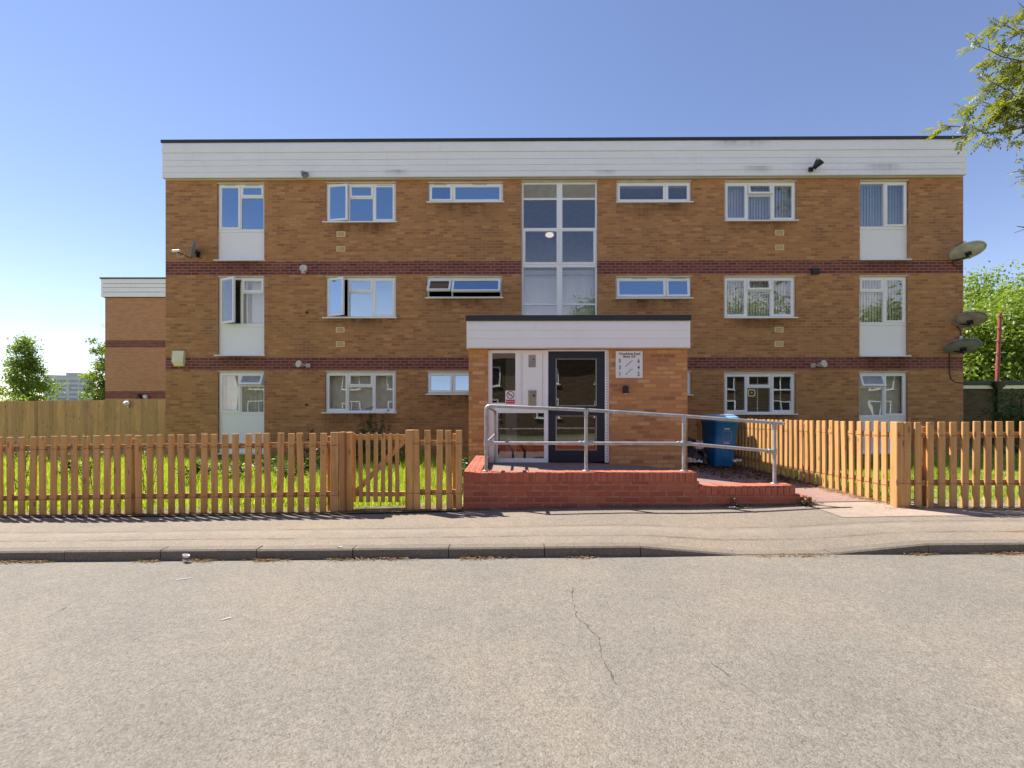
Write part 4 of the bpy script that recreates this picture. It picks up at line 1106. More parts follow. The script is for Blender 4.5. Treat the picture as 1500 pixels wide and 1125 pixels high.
YH = 6.06; hs = FPX / YH
HXp = lambda px: (px - HX) / hs
HZp = lambda py: E - (py - HY) / hs
hr = thing('handrail', 'galvanised tube handrail on the red wall sloping down the ramp', 'handrail', (HXp(858), YH, 0))
O2 = hr.location; V = lambda x, y, z: Vector((x, y, z)) - O2
rT = .0225
posts = [(712, 600, zu), (858.5, 604, zu), (1001.5, 613, zu), (1134.5, 624, zl_)]
for px, pyt, zb in posts:
    b = MB(); x = HXp(px); b.tube([V(x, YH, zb - .02), V(x, YH, HZp(pyt))], rT, 'galvanised', 14); b.build('post', hr)
    b = MB(); b.lathe([(0, .012), (.05, .012), (.05, 0), (0, 0)], 'galvanised', 16, V(x, YH, zb + .0)); b.build('foot_flange', hr)
b = MB(); xr = HXp(712)
arc = [V(xr, YH, HZp(600)), V(xr + .006, YH, HZp(597)), V(xr + .022, YH, HZp(595.2)), V(xr + .05, YH, HZp(594.6))]
b.tube(arc + [V(HXp(858), YH, HZp(600.5)), V(HXp(1001), YH, HZp(609.5)), V(HXp(1149), YH, HZp(620.5))], rT, 'galvanised', 14); b.build('top_rail', hr)
b = MB(); b.tube([V(xr, YH, HZp(649)), V(HXp(1001), YH, HZp(649.5))], rT * .95, 'galvanised', 12); b.tube([V(HXp(1001), YH, HZp(649.5)), V(HXp(1134), YH, HZp(661))], rT * .95, 'galvanised', 12); b.build('mid_rail', hr)
# return to the porch
yb_ = YF + PO - .06; xb_ = PX(725.5, yb_)
b = MB(); b.tube([V(xr, YH, HZp(596)), V(xr, YH + .25, HZp(596) - .005), V(xr, yb_ - .30, HZp(596) - .03), V(xb_, yb_ - .05, HZp(596) - .075), V(xb_, yb_, HZp(596) - .16), V(xb_, yb_, z_land)], rT, 'galvanised', 12); b.build('return_rail', hr)
b = MB(); b.tube([V(xr, YH, HZp(649)), V(xb_, yb_, HZp(649))], rT * .9, 'galvanised', 12); b.build('return_rail', hr)
for px, pys in ((712, (649,)), (858.5, (602.5, 649.3)), (1001.5, (612, 649.8)), (1134.5, (623, 661))):
    for py in pys:
        x, z = HXp(px), HZp(py); b = MB()
        b.tube([V(x, YH, z - .045), V(x, YH, z + .04)], rT + .007, 'galvanised', 14)
        if py > 640:
            for sg in (-1, 1):
                if (px == 712 and sg < 0) or (px > 1100 and sg > 0): continue
                dz = .08 * .086 * (-sg if False else 0)
                b.tube([V(x + sg * .02, YH, z), V(x + sg * .095, YH, z)], rT + .006, 'galvanised', 12)
                b.lathe([(0.0, -.032), (.012, -.03), (.012, .03), (0, .032)], 'galvanised', 8, V(x + sg * .075, YH - .012, z))
        b.build('clamp', hr)
# ------------------------------------------------------------------ fittings on the walls
def text_mesh(name, body, size, par, loc, mat='ink', rot=(R(90), 0, 0), bold=0.0, align='CENTER', sx=1.0):
    cu = bpy.data.curves.new(name, 'FONT'); cu.body = body; cu.size = size; cu.align_x = align; cu.align_y = 'CENTER'
    cu.extrude = 0.0008; cu.offset = bold; cu.resolution_u = 3
    tmp = bpy.data.objects.new(name, cu); COL.objects.link(tmp)
    dg = bpy.context.evaluated_depsgraph_get()
    me = bpy.data.meshes.new_from_object(tmp.evaluated_get(dg)); me.name = name
    bpy.data.objects.remove(tmp); bpy.data.curves.remove(cu)
    me.materials.clear(); me.materials.append(M[mat])
    o = bpy.data.objects.new(name, me); COL.objects.link(o); o.parent = par; o.location = loc; o.rotation_euler = rot; o.scale = (sx, 1, 1)
    return o
RZ = -TH
def wall_thing(name, label, cat, px, py, off=0.0): return thing(name, label, cat, on_wall(px, py, off), RZ)

# block sign
sg = wall_thing('block_sign', 'square white block sign with flat numbers and stairs on the porch brick', 'sign', 921.5, 534, PO - .006)
S = 39 / 82.4 / 2
b = MB(); b.bbox(-S, S, -.012, .004, -S, S, 'sign_white', .003); b.build('board', sg)
text_mesh('lettering', 'Woodclose Road', .058, sg, (0.005, -.0135, S - .048), bold=.0014, sx=.92)
text_mesh('lettering', 'Block 150', .056, sg, (0.0, -.0135, S - .098), bold=.0014, sx=.95)
for k, (l, r_) in enumerate((('5', '6'), ('3', '4'), ('1', '2'))):
    for ch, x in ((l, -.166), (r_, .164)): text_mesh('number', ch, .098, sg, (x, -.0135, S - .178 - k * .1145), bold=.0022, sx=.8)
for dz in (S - .28, S - .424):
    b = MB(); x, z = -.056, dz
    for k in range(3):
        b.box(x - .004, x + .004, -.0138, -.0125, z, z + .034, 'ink'); b.box(x + .004, x + .034, -.0138, -.0125, z + .027, z + .034, 'ink'); x += .036; z += .034
    b.box(x - .004, x + .004, -.0138, -.0125, z, z + .014, 'ink')
    b.build('stair_symbol', sg)
# no smoking sign on the side light
ns = wall_thing('no_smoking_sign', 'small pink and red no smoking sign on the entrance side glass', 'sign', 747.7, 582, PO + .05)
hw, hh = .092, .118
b = MB(); b.box(-hw, hw, 0.0, .003, -hh, hh, 'sign_white'); b.build('board', ns)
b = MB(); n = 28; ro, ri, zc_ = .070, .056, .042
vs = []
for i in range(n):
    t = 2 * math.pi * i / n; vs += [(ro * math.cos(t), -.0012, zc_ + ro * math.sin(t)), (ri * math.cos(t), -.0012, zc_ + ri * math.sin(t))]
b.add(vs, [(2 * i, 2 * ((i + 1) % n), 2 * ((i + 1) % n) + 1, 2 * i + 1) for i in range(n)], 'sign_dark_red')
b.T = Matrix.Translation((0, 0, zc_)) @ Matrix.Rotation(R(45), 4, 'Y'); b.box(-.062, .062, -.0016, -.0008, -.007, .007, 'sign_dark_red'); b.build('ring', ns)
b = MB(); b.box(-.034, .025, -.0011, -.0003, zc_ - .006, zc_ + .006, 'ink'); b.box(.028, .036, -.0011, -.0003, zc_ - .006, zc_ + .006, 'ink'); b.build('cigarette', ns)
b = MB(); b.box(-.078, .078, -.0012, -.0003, -.112, -.042, 'sign_red'); b.build('red_panel', ns)
text_mesh('lettering', 'NO SMOKING', .026, ns, (0, -.002, -.077), 'sign_white', bold=.0004, sx=.9)
# call plates
cp = wall_thing('call_plate', 'plain steel call plate high on the white entrance panel', 'intercom', 779.5, 529, PO + .07)
b = MB(); b.bbox(-.065, .065, -.006, .006, -.11, .11, 'steel', .003); b.build('plate', cp)
b = MB(); b.T = Matrix.Rotation(R(90), 4, 'X'); b.lathe([(0, .01), (.012, .01), (.014, .005), (.014, 0)], 'black_plastic', 12, (.025, .03, 0)); b.build('lens', cp)
ic = wall_thing('intercom', 'door entry intercom with brass keypad just above the handrail', 'intercom', 779.8, 583, PO + .07)
b = MB(); b.bbox(-.072, .072, -.008, .006, -.14, .13, 'steel', .004); b.box(-.074, .074, -.03, .0, .105, .135, 'steel'); b.build('panel', ic)
b = MB(); b.box(.01, .05, -.0092, -.007, .025, .06, 'black_plastic'); b.build('screen', ic)
for i in range(3):
    for j in range(4):
        b = MB(); x = -.042 + i * .034; z = -.01 - j * .032; b.box(x - .013, x + .013, -.012, -.007, z - .012, z + .012, 'brass'); b.build('key', ic)
# porch wall light
wl = wall_thing('wall_light', 'small black arched wall light below the block sign', 'lamp', 915.7, 571, PO)
b = MB(); pts = [(-.045, -.065), (.045, -.065), (.045, .03)] + [(.045 * math.cos(t), .03 + .045 * math.sin(t)) for t in lin(0.3, math.pi - .3, 6)] + [(-.045, .03)]
b.prism(pts, -.08, 0, 'black_plastic'); b.build('housing', wl)
b = MB(); b.box(-.03, .03, -.07, -.02, -.075, -.0655, 'white_plastic'); b.build('diffuser', wl)
# alarm box
ab = wall_thing('alarm_box', 'cream burglar alarm box with a yellow foot on the left corner of the flats', 'alarm', 263.5, 525.5, 0)
b = MB(); vs = [(-.15, -.07, .20), (.15, -.07, .20), (.15, 0, .20), (-.15, 0, .20), (-.15, -.10, -.09), (.15, -.10, -.09), (.15, 0, -.09), (-.15, 0, -.09)]
b.add(vs, [(0, 1, 2, 3), (4, 5, 1, 0), (5, 6, 2, 1), (7, 4, 0, 3), (7, 6, 5, 4)], 'cream_plastic'); b.build('cover', ab)
b = MB(); vs = [(-.148, -.098, -.0905), (.148, -.098, -.0905), (.148, 0, -.0905), (-.148, 0, -.0905), (-.11, -.05, -.20), (.13, -.05, -.20), (.13, 0, -.20), (-.11, 0, -.20)]
b.add(vs, [(4, 5, 1, 0), (5, 6, 2, 1), (7, 4, 0, 3), (7, 6, 5, 4)], 'cream_plastic'); b.box(-.10, .12, -.056, -.02, -.206, -.17, 'yellow_plastic'); b.build('strobe_foot', ab)
# floodlights
def flood(label, px, py, off, mat, ay, ax, s=1.0, base_dx=.06):
    t = wall_thing('floodlight', label, 'lamp', px, py, off)
    b = MB(); b.T = Matrix.Rotation(R(ay), 4, 'Y') @ Matrix.Rotation(R(ax), 4, 'X')
    b.lathe([(0, -.06 * s), (.045 * s, -.06 * s), (.06 * s, .0), (.095 * s, .10 * s), (.10 * s, .13 * s), (.085 * s, .128 * s), (.0, .09 * s)], mat, 18, (0, 0, .02)); o = b.build('lamp_head', t); o.location = (0, -.15 * s, 0)
    b = MB(); b.box(base_dx - .05, base_dx + .05, -.05, -.001, -.05, .05, mat); b.tube([(base_dx, -.05, 0), (0, -.13 * s, 0)], .018, mat, 8); b.build('bracket', t)
    return t
flood('grey floodlight on the fascia above the left part of the flats', 446, 256, FO - .01, 'dish_grey', 135, 20, .8, .06)
flood('black floodlight pointing up on the fascia near the right end', 1188, 249, FO - .01, 'black_plastic', 35, 30, 1.1, -.02)
flood('pale round floodlight on the upper dark band at the left', 450.5, 398.5, 0, 'pale_plastic', 40, 80, .95, -.09)
flood('pale floodlight on the lower dark band at the left', 446, 535.5, 0, 'pale_plastic', -60, 70, .9, .11)
flood('pale floodlight on the lower dark band near the right end', 1195, 535.5, 0, 'pale_plastic', 60, 70, .95, -.09)
bx = wall_thing('vent_box', 'small square black box on the upper dark band at the right', 'vent', 1193, 398, 0)
b = MB(); b.bbox(-.10, .10, -.07, 0, -.075, .075, 'black_plastic', .006); b.build('body', bx)
for k in range(3):
    b = MB(); b.box(-.085, .085, -.075, -.0702, -.05 + k * .035, -.035 + k * .035, 'black_plastic'); b.build('louvre', bx)
# stairwell lamp
sl = wall_thing('stair_lamp', 'lit oval lamp glowing inside the stairwell window', 'lamp', 805, 344.5, 3.45)
b = MB(); b.T = Matrix.Rotation(R(90), 4, 'X'); b.lathe([(0.14, 0), (.14, .02), (.12, .06), (.0, .08)], 'lamp_glow', 24, (0, 0, 0), 1.0, .62); b.build('diffuser', sl)
b = MB(); b.T = Matrix.Rotation(R(90), 4, 'X'); b.lathe([(0, -.03), (0.155, -.03), (.155, .015), (.142, .015)], 'white_plastic', 24, (0, 0, 0), 1.0, .62); b.build('base', sl)
# window sticker
wk = wall_thing('window_sticker', 'round cornered cream ring sticker on the ground floor window behind the bin', 'sticker', 1101, 575.5, FRAME_Y + .018)
def rr(h, r, n=5):
    P = []
    for cx, cz, a0 in ((h - r, h - r, 0), (-h + r, h - r, 90), (-h + r, -h + r, 180), (h - r, -h + r, 270)):
        for i in range(n): t = R(a0 + 90 * i / (n - 1)); P.append((cx + r * math.cos(t), cz + r * math.sin(t)))
    return P
b = MB(); A, B_ = rr(.095, .04), rr(.07, .03); n = len(A)
b.add([(x, 0, z) for x, z in A] + [(x, 0, z) for x, z in B_] , [(i, (i + 1) % n, (i + 1) % n + n, i + n) for i in range(n)], 'cream_plastic'); b.build('ring', wk)
b = MB(); b.T = Matrix.Rotation(R(90), 4, 'X'); b.lathe([(.03, 0), (0.0, .003)], 'brass', 14); b.build('badge', wk)

# ------------------------------------------------------------------ satellite dishes
def dish(label, px, py, off, a, ratio, tilt, mat, wall_px, wall_py, side=1, lnb=True, depth=.16, cable=None):
    c = on_wall(px, py, off)
    v = (c - Vector((0, 0, E))).normalized()
    u = (Vector((0, 0, 1)) - v * v.z).normalized(); r = v.cross(u).normalized()
    m = u * math.cos(R(tilt)) - r * math.sin(R(tilt))
    n = (m * math.sqrt(max(0, 1 - ratio * ratio)) + v * ratio * side).normalized()
    X = (r * math.cos(R(tilt)) + u * math.sin(R(tilt))); X = (X - n * X.dot(n)).normalized(); Y = n.cross(X)
    Rm = Matrix((X, Y, n)).transposed().to_4x4()
    t = thing('satellite_dish', label, 'satellite dish', c)
    b = MB(); b.T = Rm
    pr = [(a * q, depth * a * q * q - depth * a) for q in lin(0, 1, 9)]
    b.lathe(pr + [(a * 1.015, 0.004), (a * 1.02, -.012), (a * .985, -.022)] + [(a * q, depth * a * q * q - depth * a - .012) for q in lin(.97, 0, 9)], mat, 40)
    b.build('reflector', t)
    wp = on_wall(wall_px, wall_py, 0.0) - c
    back = n * (-depth * a - .015)
    b = MB(); b.tube([back - n * .02, back - n * .06 - u * .05, (back + wp) * .5 - u * .06, wp], .02, 'black_plastic', 8)
    b.T = Matrix.Translation(back) @ Rm; b.bbox(-.06, .06, -.05, .05, -.06, .0, 'black_plastic', .008); b.build('bracket', t)
    if lnb:
        foot = -Y * a * .98 if (-Y).dot(Vector((0, 0, 1))) < (Y).dot(Vector((0, 0, 1))) else Y * a * .98
        L = foot * .55 + n * a * 1.15
        b = MB(); b.tube([foot - n * .03, foot + n * .1, L], .014, 'black_plastic', 8); b.build('feed_arm', t)
        d = (-L).normalized()
        b = MB(); b.tube([L - d * .03, L + d * .10], [.028, .036], 'white_plastic', 10); b.build('receiver', t)
    if cable:
        b = MB(); P = [on_wall(x, y, -.02) - c for x, y in cable]; b.tube(P, .011, 'black_plastic', 6); b.build('cable', t)
    return t
dish('large pale grey satellite dish, highest of those on the right corner', 1417, 367, -.30, .345, .56, 13, 'dish_light', 1396, 382, cable=[(1396, 380), (1397, 388), (1404, 391), (1410, 390)])
dish('rusty brown grey satellite dish, middle one on the right corner', 1420.5, 467.5, -.30, .32, .60, 4, 'dish_rust', 1397, 472, cable=[(1399, 474), (1407, 484), (1409, 500)])
dish('dark grey satellite dish, lowest on the right corner above its black cable', 1410, 507, -.32, .34, .54, 8, 'dish_grey', 1387, 512, cable=[(1388, 513), (1391, 519), (1391, 546), (1393, 555), (1399, 559.5), (1411, 561)])
# left dish seen edge on
c = on_wall(282.5, 365, -.25)
t = thing('satellite_dish', 'small satellite dish seen edge on at the upper left of the flats', 'satellite dish', c)
v_ = (c - Vector((0, 0, E))).normalized(); u_ = (Vector((0, 0, 1)) - v_ * v_.z).normalized(); r_ = v_.cross(u_)
n_ = (-r_ * math.cos(R(8)) + u_ * math.sin(R(8)) + v_ * .17).normalized(); X = Vector((0, 0, 1)).cross(n_).normalized(); Yv = n_.cross(X)
Rm = Matrix((X, Yv, n_)).transposed().to_4x4(); a = .235
b = MB(); b.T = Rm; b.lathe([(a * q, .2 * a * q * q - .2 * a) for q in lin(0, 1, 9)] + [(a * 1.02, .004), (a * 1.03, -.012)] + [(a * q, .2 * a * q * q - .2 * a - .014) for q in lin(.97, 0, 9)], 'dish_grey', 36); b.build('reflector', t)
lp = on_wall(258, 369, -.35) - c
b = MB(); b.tube([-Yv * a - n_ * .02, -Yv * a + n_ * .03, lp + Vector((.03, 0, 0))], .014, 'black_plastic', 8); b.build('feed_arm', t)
b = MB(); b.tube([lp - Vector((.09, 0, -.02)), lp + Vector((.10, 0, .03))], .034, 'white_plastic', 10); b.build('receiver', t)
wp = on_wall(291, 373, 0) - c
b = MB(); b.tube([-n_ * .06, -n_ * .10 - Vector((0, 0, .08)), wp + Vector((0, -.1, 0)), wp], .022, 'black_plastic', 8); b.bbox(wp.x - .05, wp.x + .05, wp.y - .03, wp.y - .002, wp.z - .07, wp.z + .07, 'black_plastic', .006); b.build('bracket', t)
b = MB(); P = []
for i in range(13):
    q = math.pi * i / 12; P.append((lp + Vector((.0 + .10 * (1 - math.cos(q)), .02, -.03 - .10 * math.sin(q)))))
b.tube(P, .006, 'pale_plastic', 5)
P = [(Vector((.0 + .12 * (1 - math.cos(math.pi * i / 12)), .1, -.16 - .09 * math.sin(math.pi * i / 12)))) for i in range(13)]
b.tube(P, .006, 'pale_plastic', 5); b.build('cable', t)

# ------------------------------------------------------------------ wheelie bin and rubbish
BY = 9.1
bin_ = thing('wheelie_bin', 'blue wheelie bin with pale blue lid coloured as if sunlit beside the porch', 'wheelie bin', ((1062 - HX) / FPX * BY, BY + .3, .285), R(7))
bin_.scale = (.86, .9, 1.0)
def rrect(w_, d_, r, n=4):
    P = []
    for cx, cy, a0 in ((w_ / 2 - r, d_ / 2 - r, 0), (-w_ / 2 + r, d_ / 2 - r, 90), (-w_ / 2 + r, -d_ / 2 + r, 180), (w_ / 2 - r, -d_ / 2 + r, 270)):
        for i in range(n): t = R(a0 + 90 * i / (n - 1)); P.append((cx + r * math.cos(t), cy + r * math.sin(t)))
    return P
def loft(b, rings, mat, cap=True, smooth=True):
    n = len(rings[0]); vs = [p for r_ in rings for p in r_]; fs = []
    for k in range(len(rings) - 1):
        for i in range(n): j = (i + 1) % n; fs.append((k * n + i, k * n + j, (k + 1) * n + j, (k + 1) * n + i))
    b.add(vs, fs, mat, smooth)
    if cap: b.add(rings[0], [tuple(range(n - 1, -1, -1))], mat); b.add(rings[-1], [tuple(range(n))], mat)
lean = .035
def ringz(z, w_, d_, r=.05, yo=0.0): return [(x + lean * z, y + yo, z) for x, y in rrect(w_, d_, r)]
b = MB(); loft(b, [ringz(.0, .44, .46), ringz(.02, .455, .48), ringz(.5, .525, .56), ringz(.86, .565, .62), ringz(.865, .59, .65), ringz(.90, .60, .66), ringz(.935, .60, .66)], 'bin_blue'); b.build('body', bin_)
b = MB(); loft(b, [ringz(.937, .615, .70, .06), ringz(.965, .62, .71, .06), ringz(.985, .56, .62, .08), ringz(1.02, .46, .54, .1), ringz(1.03, .3, .4, .1)], 'bin_lid_sunlit_blue')
b.bbox(-.18 + lean, .18 + lean, -.40, -.33, .945, .972, 'bin_lid_sunlit_blue', .008); lid = b.build('lid', bin_)
for sx in (-.24, .24):
    b = MB(); b.T = Matrix.Translation((sx + lean, -.362, .955)) @ Matrix.Rotation(R(90), 4, 'X'); b.lathe([(.0, .006), (.018, .006), (.018, -.01)], 'black_plastic', 10); b.build('bolt', lid)
b = MB(); b.bbox(-.17 + lean, .19 + lean, -.28, -.05, 1.0, 1.034, 'white_plastic', .01); b.build('label', lid)  # white slab standing in for the sheen on the sunlit lid
b = MB()
def fy(z): return -(.24 + (z - .02) / .84 * .07) - .003
for (xa, za), (xb, zb) in (((-.10, .70), (.11, .70)), ((.11, .70), (.10, .50)), ((.10, .50), (-.09, .49)), ((-.09, .49), (-.10, .70))):
    b.tube([(xa + .03, fy(za), za), (xb + .03, fy(zb), zb)], .0022, 'dish_light', 5)
b.build('emblem', bin_)
for k, (z, w_) in enumerate(((.745, .13), (.465, .14))):
    for q in range(5):
        x = -w_ / 2 + q * w_ / 5; b = MB(); b.box(x + .03, x + .03 + w_ / 6.5, fy(z) - .002, fy(z) + .004, z - .011, z + .011, 'white_bag' if k == 0 else 'dish_light'); b.build('lettering', bin_)
b = MB(); b.tube([(-.10, fy(.3) , .28), (-.105, fy(.4), .38), (-.07, fy(.42), .40), (.10, fy(.42), .395), (.13, fy(.4), .37), (.13, fy(.3), .28)], .010, 'bin_blue', 8); b.build('moulding', bin_)
for sx in (-.24, .24):
    b = MB(); b.T = Matrix.Translation((sx, .24, .09)) @ Matrix.Rotation(R(90), 4, 'Y'); b.lathe([(0, -.025), (.08, -.025), (.10, -.02), (.10, .02), (.08, .025), (0, .025)], 'black_plastic', 18); b.build('wheel', bin_)
b = MB(); b.tube([(-.22 + lean, .37, .90), (.22 + lean, .37, .90)], .016, 'bin_blue', 10); b.build('handle', bin_)

import bmesh
from mathutils import noise as mn
def lump(name, mat, loc, sx, sy, sz, amp, freq, seed, sub=4, par=None, flat=True):
    bm = bmesh.new(); bmesh.ops.create_icosphere(bm, subdivisions=sub, radius=1.0)
    for v in bm.verts:
        p = v.co.copy(); q = Vector((seed * 3.1, seed * 1.7, 0))
        k = 1 + amp * (abs(mn.noise(p * freq + q)) * 1.6 - .4) + amp * .4 * mn.noise(p * freq * 3 + q)
        p = p * k; p.x *= sx; p.y *= sy; p.z *= sz
        if flat and p.z < -sz * .55: p.z = -sz * .55
        v.co = p
    me = bpy.data.meshes.new(name); bm.to_mesh(me); bm.free(); me.materials.append(M[mat])
    for p in me.polygons: p.use_smooth = True
    o = bpy.data.objects.new(name, me); COL.objects.link(o); o.location = loc; o.parent = par
    return o
def crumple(name, mat, loc, w_, d_, h, seed, n=14, rz=0.0):
    b = MB(); vs = []
    for j in range(n + 1):
        for i in range(n + 1):
            x = (i / n - .5) * w_; y = (j / n - .5) * d_
            q = Vector((i * .42 + seed * 9, j * .42, seed)); e = mn.noise(q)
            z = h * (abs(e) * 1.2 + .5 * abs(mn.noise(q * 2.3))) * (1 - .6 * max(abs(i / n - .5), abs(j / n - .5)))
            vs.append((x + .25 * d_ * mn.noise(q * .5 + Vector((5, 0, 0))), y + .25 * d_ * mn.noise(q * .5), z))
    b.add(vs, [(j * (n + 1) + i, j * (n + 1) + i + 1, (j + 1) * (n + 1) + i + 1, (j + 1) * (n + 1) + i) for j in range(n) for i in range(n)], mat)
    o = b.build(name); o.location = loc; o.rotation_euler = (0, 0, rz); return o
def gp(px, py, z):
    Y = FPX * (E - z) / (py - HY); return ((px - HX) / FPX * Y, Y)
zp = .25
lb = lump('rubbish_bag', 'bin_bag', (PX(1013, 9.4), 9.4, .40), .22, .22, .27, .35, 1.6, 1); tag(lb, 'black rubbish bag slumped between the porch and the blue bin', 'rubbish bag')
lb = lump('rubbish_bag', 'bin_bag', (PX(1010, 9.6), 9.75, .70), .17, .18, .14, .4, 1.8, 5, flat=False); tag(lb, 'small knotted black bag on top of the slumped rubbish bag', 'rubbish bag')
lb = lump('rubbish_bag', 'bin_bag', (PX(1029, 9.3), 9.3, .37), .10, .14, .22, .4, 2.0, 8); tag(lb, 'narrow black bag squeezed against the side of the bin', 'rubbish bag')
for (px, py, w_, d_, h, sd, lab) in ((1024, 657, .16, .10, .26, 3, 'white plastic scrap hanging over the black bag by the bin'), (1017, 676, .30, .16, .09, 4, 'torn white plastic on the ground in front of the black bag'), (1008, 672, .14, .1, .08, 6, 'small white scrap at the porch corner'), (1080, 675, .16, .1, .09, 7, 'pale crumpled scrap at the foot of the fence right of the bin')):
    Yq = 8.95; o = crumple('plastic_scrap', 'white_bag', (PX(px, Yq), Yq, PZF(py, Yq) - .02), w_, d_, h, sd); tag(o, lab, 'litter')
x, y = gp(273, 824, z_road(-4) + 0.0)
cu = thing('paper_cup', 'crushed white paper cup in the gutter on the left', 'cup', (x, y - .02, z_road(x)))
cu.scale = (.8, .8, .9)
b = MB(); b.T = Matrix.Rotation(R(12), 4, 'Y'); b.lathe([(.0, .0), (.026, .0), (.030, .035), (.036, .075), (.040, .08), (.036, .08), (.028, .03), (0, .004)], 'paper_white', 18, (0, 0, 0), 1.0, .8); b.build('cup_body', cu)
b = MB(); b.T = Matrix.Rotation(R(12), 4, 'Y'); b.lathe([(.0306, .036), (.0345, .058)], 'rust_red', 18, (0, 0, 0), 1.0, .8); b.build('print_band', cu)
for px, py, w_, d_, h, lab in ((1073, 748, .09, .05, .02, 'white paper scrap on the pavement below the red wall'), (498, 807, .04, .025, .012, 'tiny white scrap lying on top of the kerb')):
    Yp = 5.80 if px > 800 else 4.47; xx = PX(px, Yp); o = crumple('paper_scrap', 'paper_white', (xx, Yp, z_pave(xx, Yp) + .006 if px > 800 else z_kerb(xx)), w_, d_, h, px * .1); tag(o, lab, 'litter')
o = crumple('cardboard_sleeve', 'paper_white', (PX(1124, 7.15), 7.15, .24), .26, .09, .05, 12, rz=R(-28)); tag(o, 'long pale card lying against the foot of the sunlit fence', 'litter')
for px, py, ln, ang, lab in ((269, 849, .14, 20, 'pale lolly stick on the road below the paper cup'), (332, 909, .07, 40, 'short white straw on the road at the left')):
    x, y = gp(px, py, z_road(-3)); b = MB(); b.bbox(-ln / 2, ln / 2, -.005, .005, 0, .006, 'paper_white', .001); o = b.build('litter_stick'); o.location = (x, y, z_road(x) + .003); o.rotation_euler = (0, 0, R(ang)); o.scale = (.8, .6, .6); tag(o, lab, 'litter')
# ------------------------------------------------------------------ vegetation
def unit(n):
    v = nr.normal(size=(n, 3)); return v / np.linalg.norm(v, axis=1, keepdims=True)
def limb(b, p0, p1, r0, r1, mat, wob=.06, n=6):
    p0, p1 = Vector(p0), Vector(p1); L = (p1 - p0).length; P = []
    for i in range(n + 1):
        t = i / n; k = math.sin(t * math.pi) * L * wob
        P.append(p0.lerp(p1, t) + Vector((rnd.uniform(-k, k), rnd.uniform(-k, k), rnd.uniform(-k, k) * .5)))
    b.tube(P, [r0 + (r1 - r0) * i / n for i in range(n + 1)], mat, 8, caps=False); return P
def tree(name, label, base, height, crad, ch, n_cl, per, size, mat, bark='bark', group=None, cone=0.0, ratio=.62, clump=.16, gaps=.25):
    """trunk, limbs and a crown of leaves; ch = height at which the crown starts"""
    t = thing(name, label, 'tree', base, 0, group)
    cz = (height + ch) / 2; rz_ = (height - ch) / 2
    U = unit(n_cl * 3); rad = nr.uniform(.35, 1.0, n_cl * 3) ** .6
    Cc = U * rad[:, None]
    # uneven outline: lobes
    lob = 1 + .28 * np.sin(3.1 * U[:, 0] + 5 * U[:, 2] + base[0]) + .18 * np.sin(6.3 * U[:, 1] + 2.2 * U[:, 0])
    Cc *= lob[:, None]
    keep = (np.sin(4.7 * Cc[:, 0] + 1.3) * np.sin(5.1 * Cc[:, 1] + base[0]) * np.sin(4.3 * Cc[:, 2] + .7)) > -gaps
    Cc = Cc[keep][:n_cl]
    k = 1 - cone * (Cc[:, 2] + 1) / 2
    Cc = np.stack([Cc[:, 0] * crad * k, Cc[:, 1] * crad * k, cz + Cc[:, 2] * rz_], axis=1)
    n = len(Cc)
    cs2 = nr.uniform(.6, 1.25, n) * clump * crad
    pts = Cc[:, None, :] + nr.normal(size=(n, per, 3)) * cs2[:, None, None] * np.array([1, 1, .62])
    P = pts.reshape(-1, 3)
    ctr = np.array([0, 0, cz])
    out = P - ctr; out /= np.linalg.norm(out, axis=1, keepdims=True) + 1e-6
    D = out * .6 + nr.normal(size=P.shape) * .6 + np.array([0, 0, -.35])
    N = nr.normal(size=P.shape) * .55 + np.array([0, 0, .9])
    leaf_quads('crown', P, D, N, nr.uniform(.7, 1.3, len(P)) * size, nr.uniform(.7, 1.2, len(P)) * size * ratio, mat, t)
    b = MB()
    r0 = max(.05, height * .022)
    top = Vector((rnd.uniform(-.1, .1) * crad, rnd.uniform(-.1, .1) * crad, ch + rz_ * 1.5))
    P0 = limb(b, (0, 0, -.3), top, r0, r0 * .25, bark, .02, 9); b.build('trunk', t)
    b = MB()
    for i in nr.choice(n, min(n, 26), replace=False):
        c = Cc[i]; a = P0[min(len(P0) - 1, max(3, int(len(P0) * (c[2] * .75) / max(height, 1))))]
        limb(b, a, c, r0 * .34, r0 * .06, bark, .07, 5)
    b.build('limbs', t)
    return t
# trees behind the garages
tree('tree', 'bright green bushy tree rising behind the garage roof and the red mast', (25.6, 25.0, 0), 7.6, 3.3, 1.2, 380, 80, .20, 'leaf_bright', gaps=.35)
tree('tree', 'large green tree at the right edge behind the garages, taller than its neighbour', (31.0, 27.5, 0), 9.4, 4.3, 1.5, 420, 80, .22, 'leaf_bright', gaps=.35)
tree('tree', 'darker green tree low behind the garage roof between the two bright ones', (29.0, 31, 0), 7.0, 4.6, .6, 240, 60, .24, 'leaf_mid')
tree('shrub', 'soft green shrub against the garage wall at the right edge', (13.9, 12.6, .15), 2.0, .75, .2, 60, 60, .07, 'leaf_mid', gaps=.6)
# trees on the left skyline
tree('tree', 'spiky topped green tree at the far left above the board fence', (-31.9, 30.5, 0), 6.0, 1.75, 1.0, 120, 60, .17, 'leaf_bright', cone=.8, gaps=.3)
tree('tree', 'green tree half hidden behind the left edge of the rear block', (-26.9, 31, 0), 6.6, 1.0, .6, 110, 70, .16, 'leaf_bright', gaps=.4)
tree('hedge_bush', 'pale green bush just showing over the far left end of the board fence', (-30.5, 27.0, 0), 2.4, 2.2, .4, 70, 60, .14, 'leaf_bright', gaps=.9)
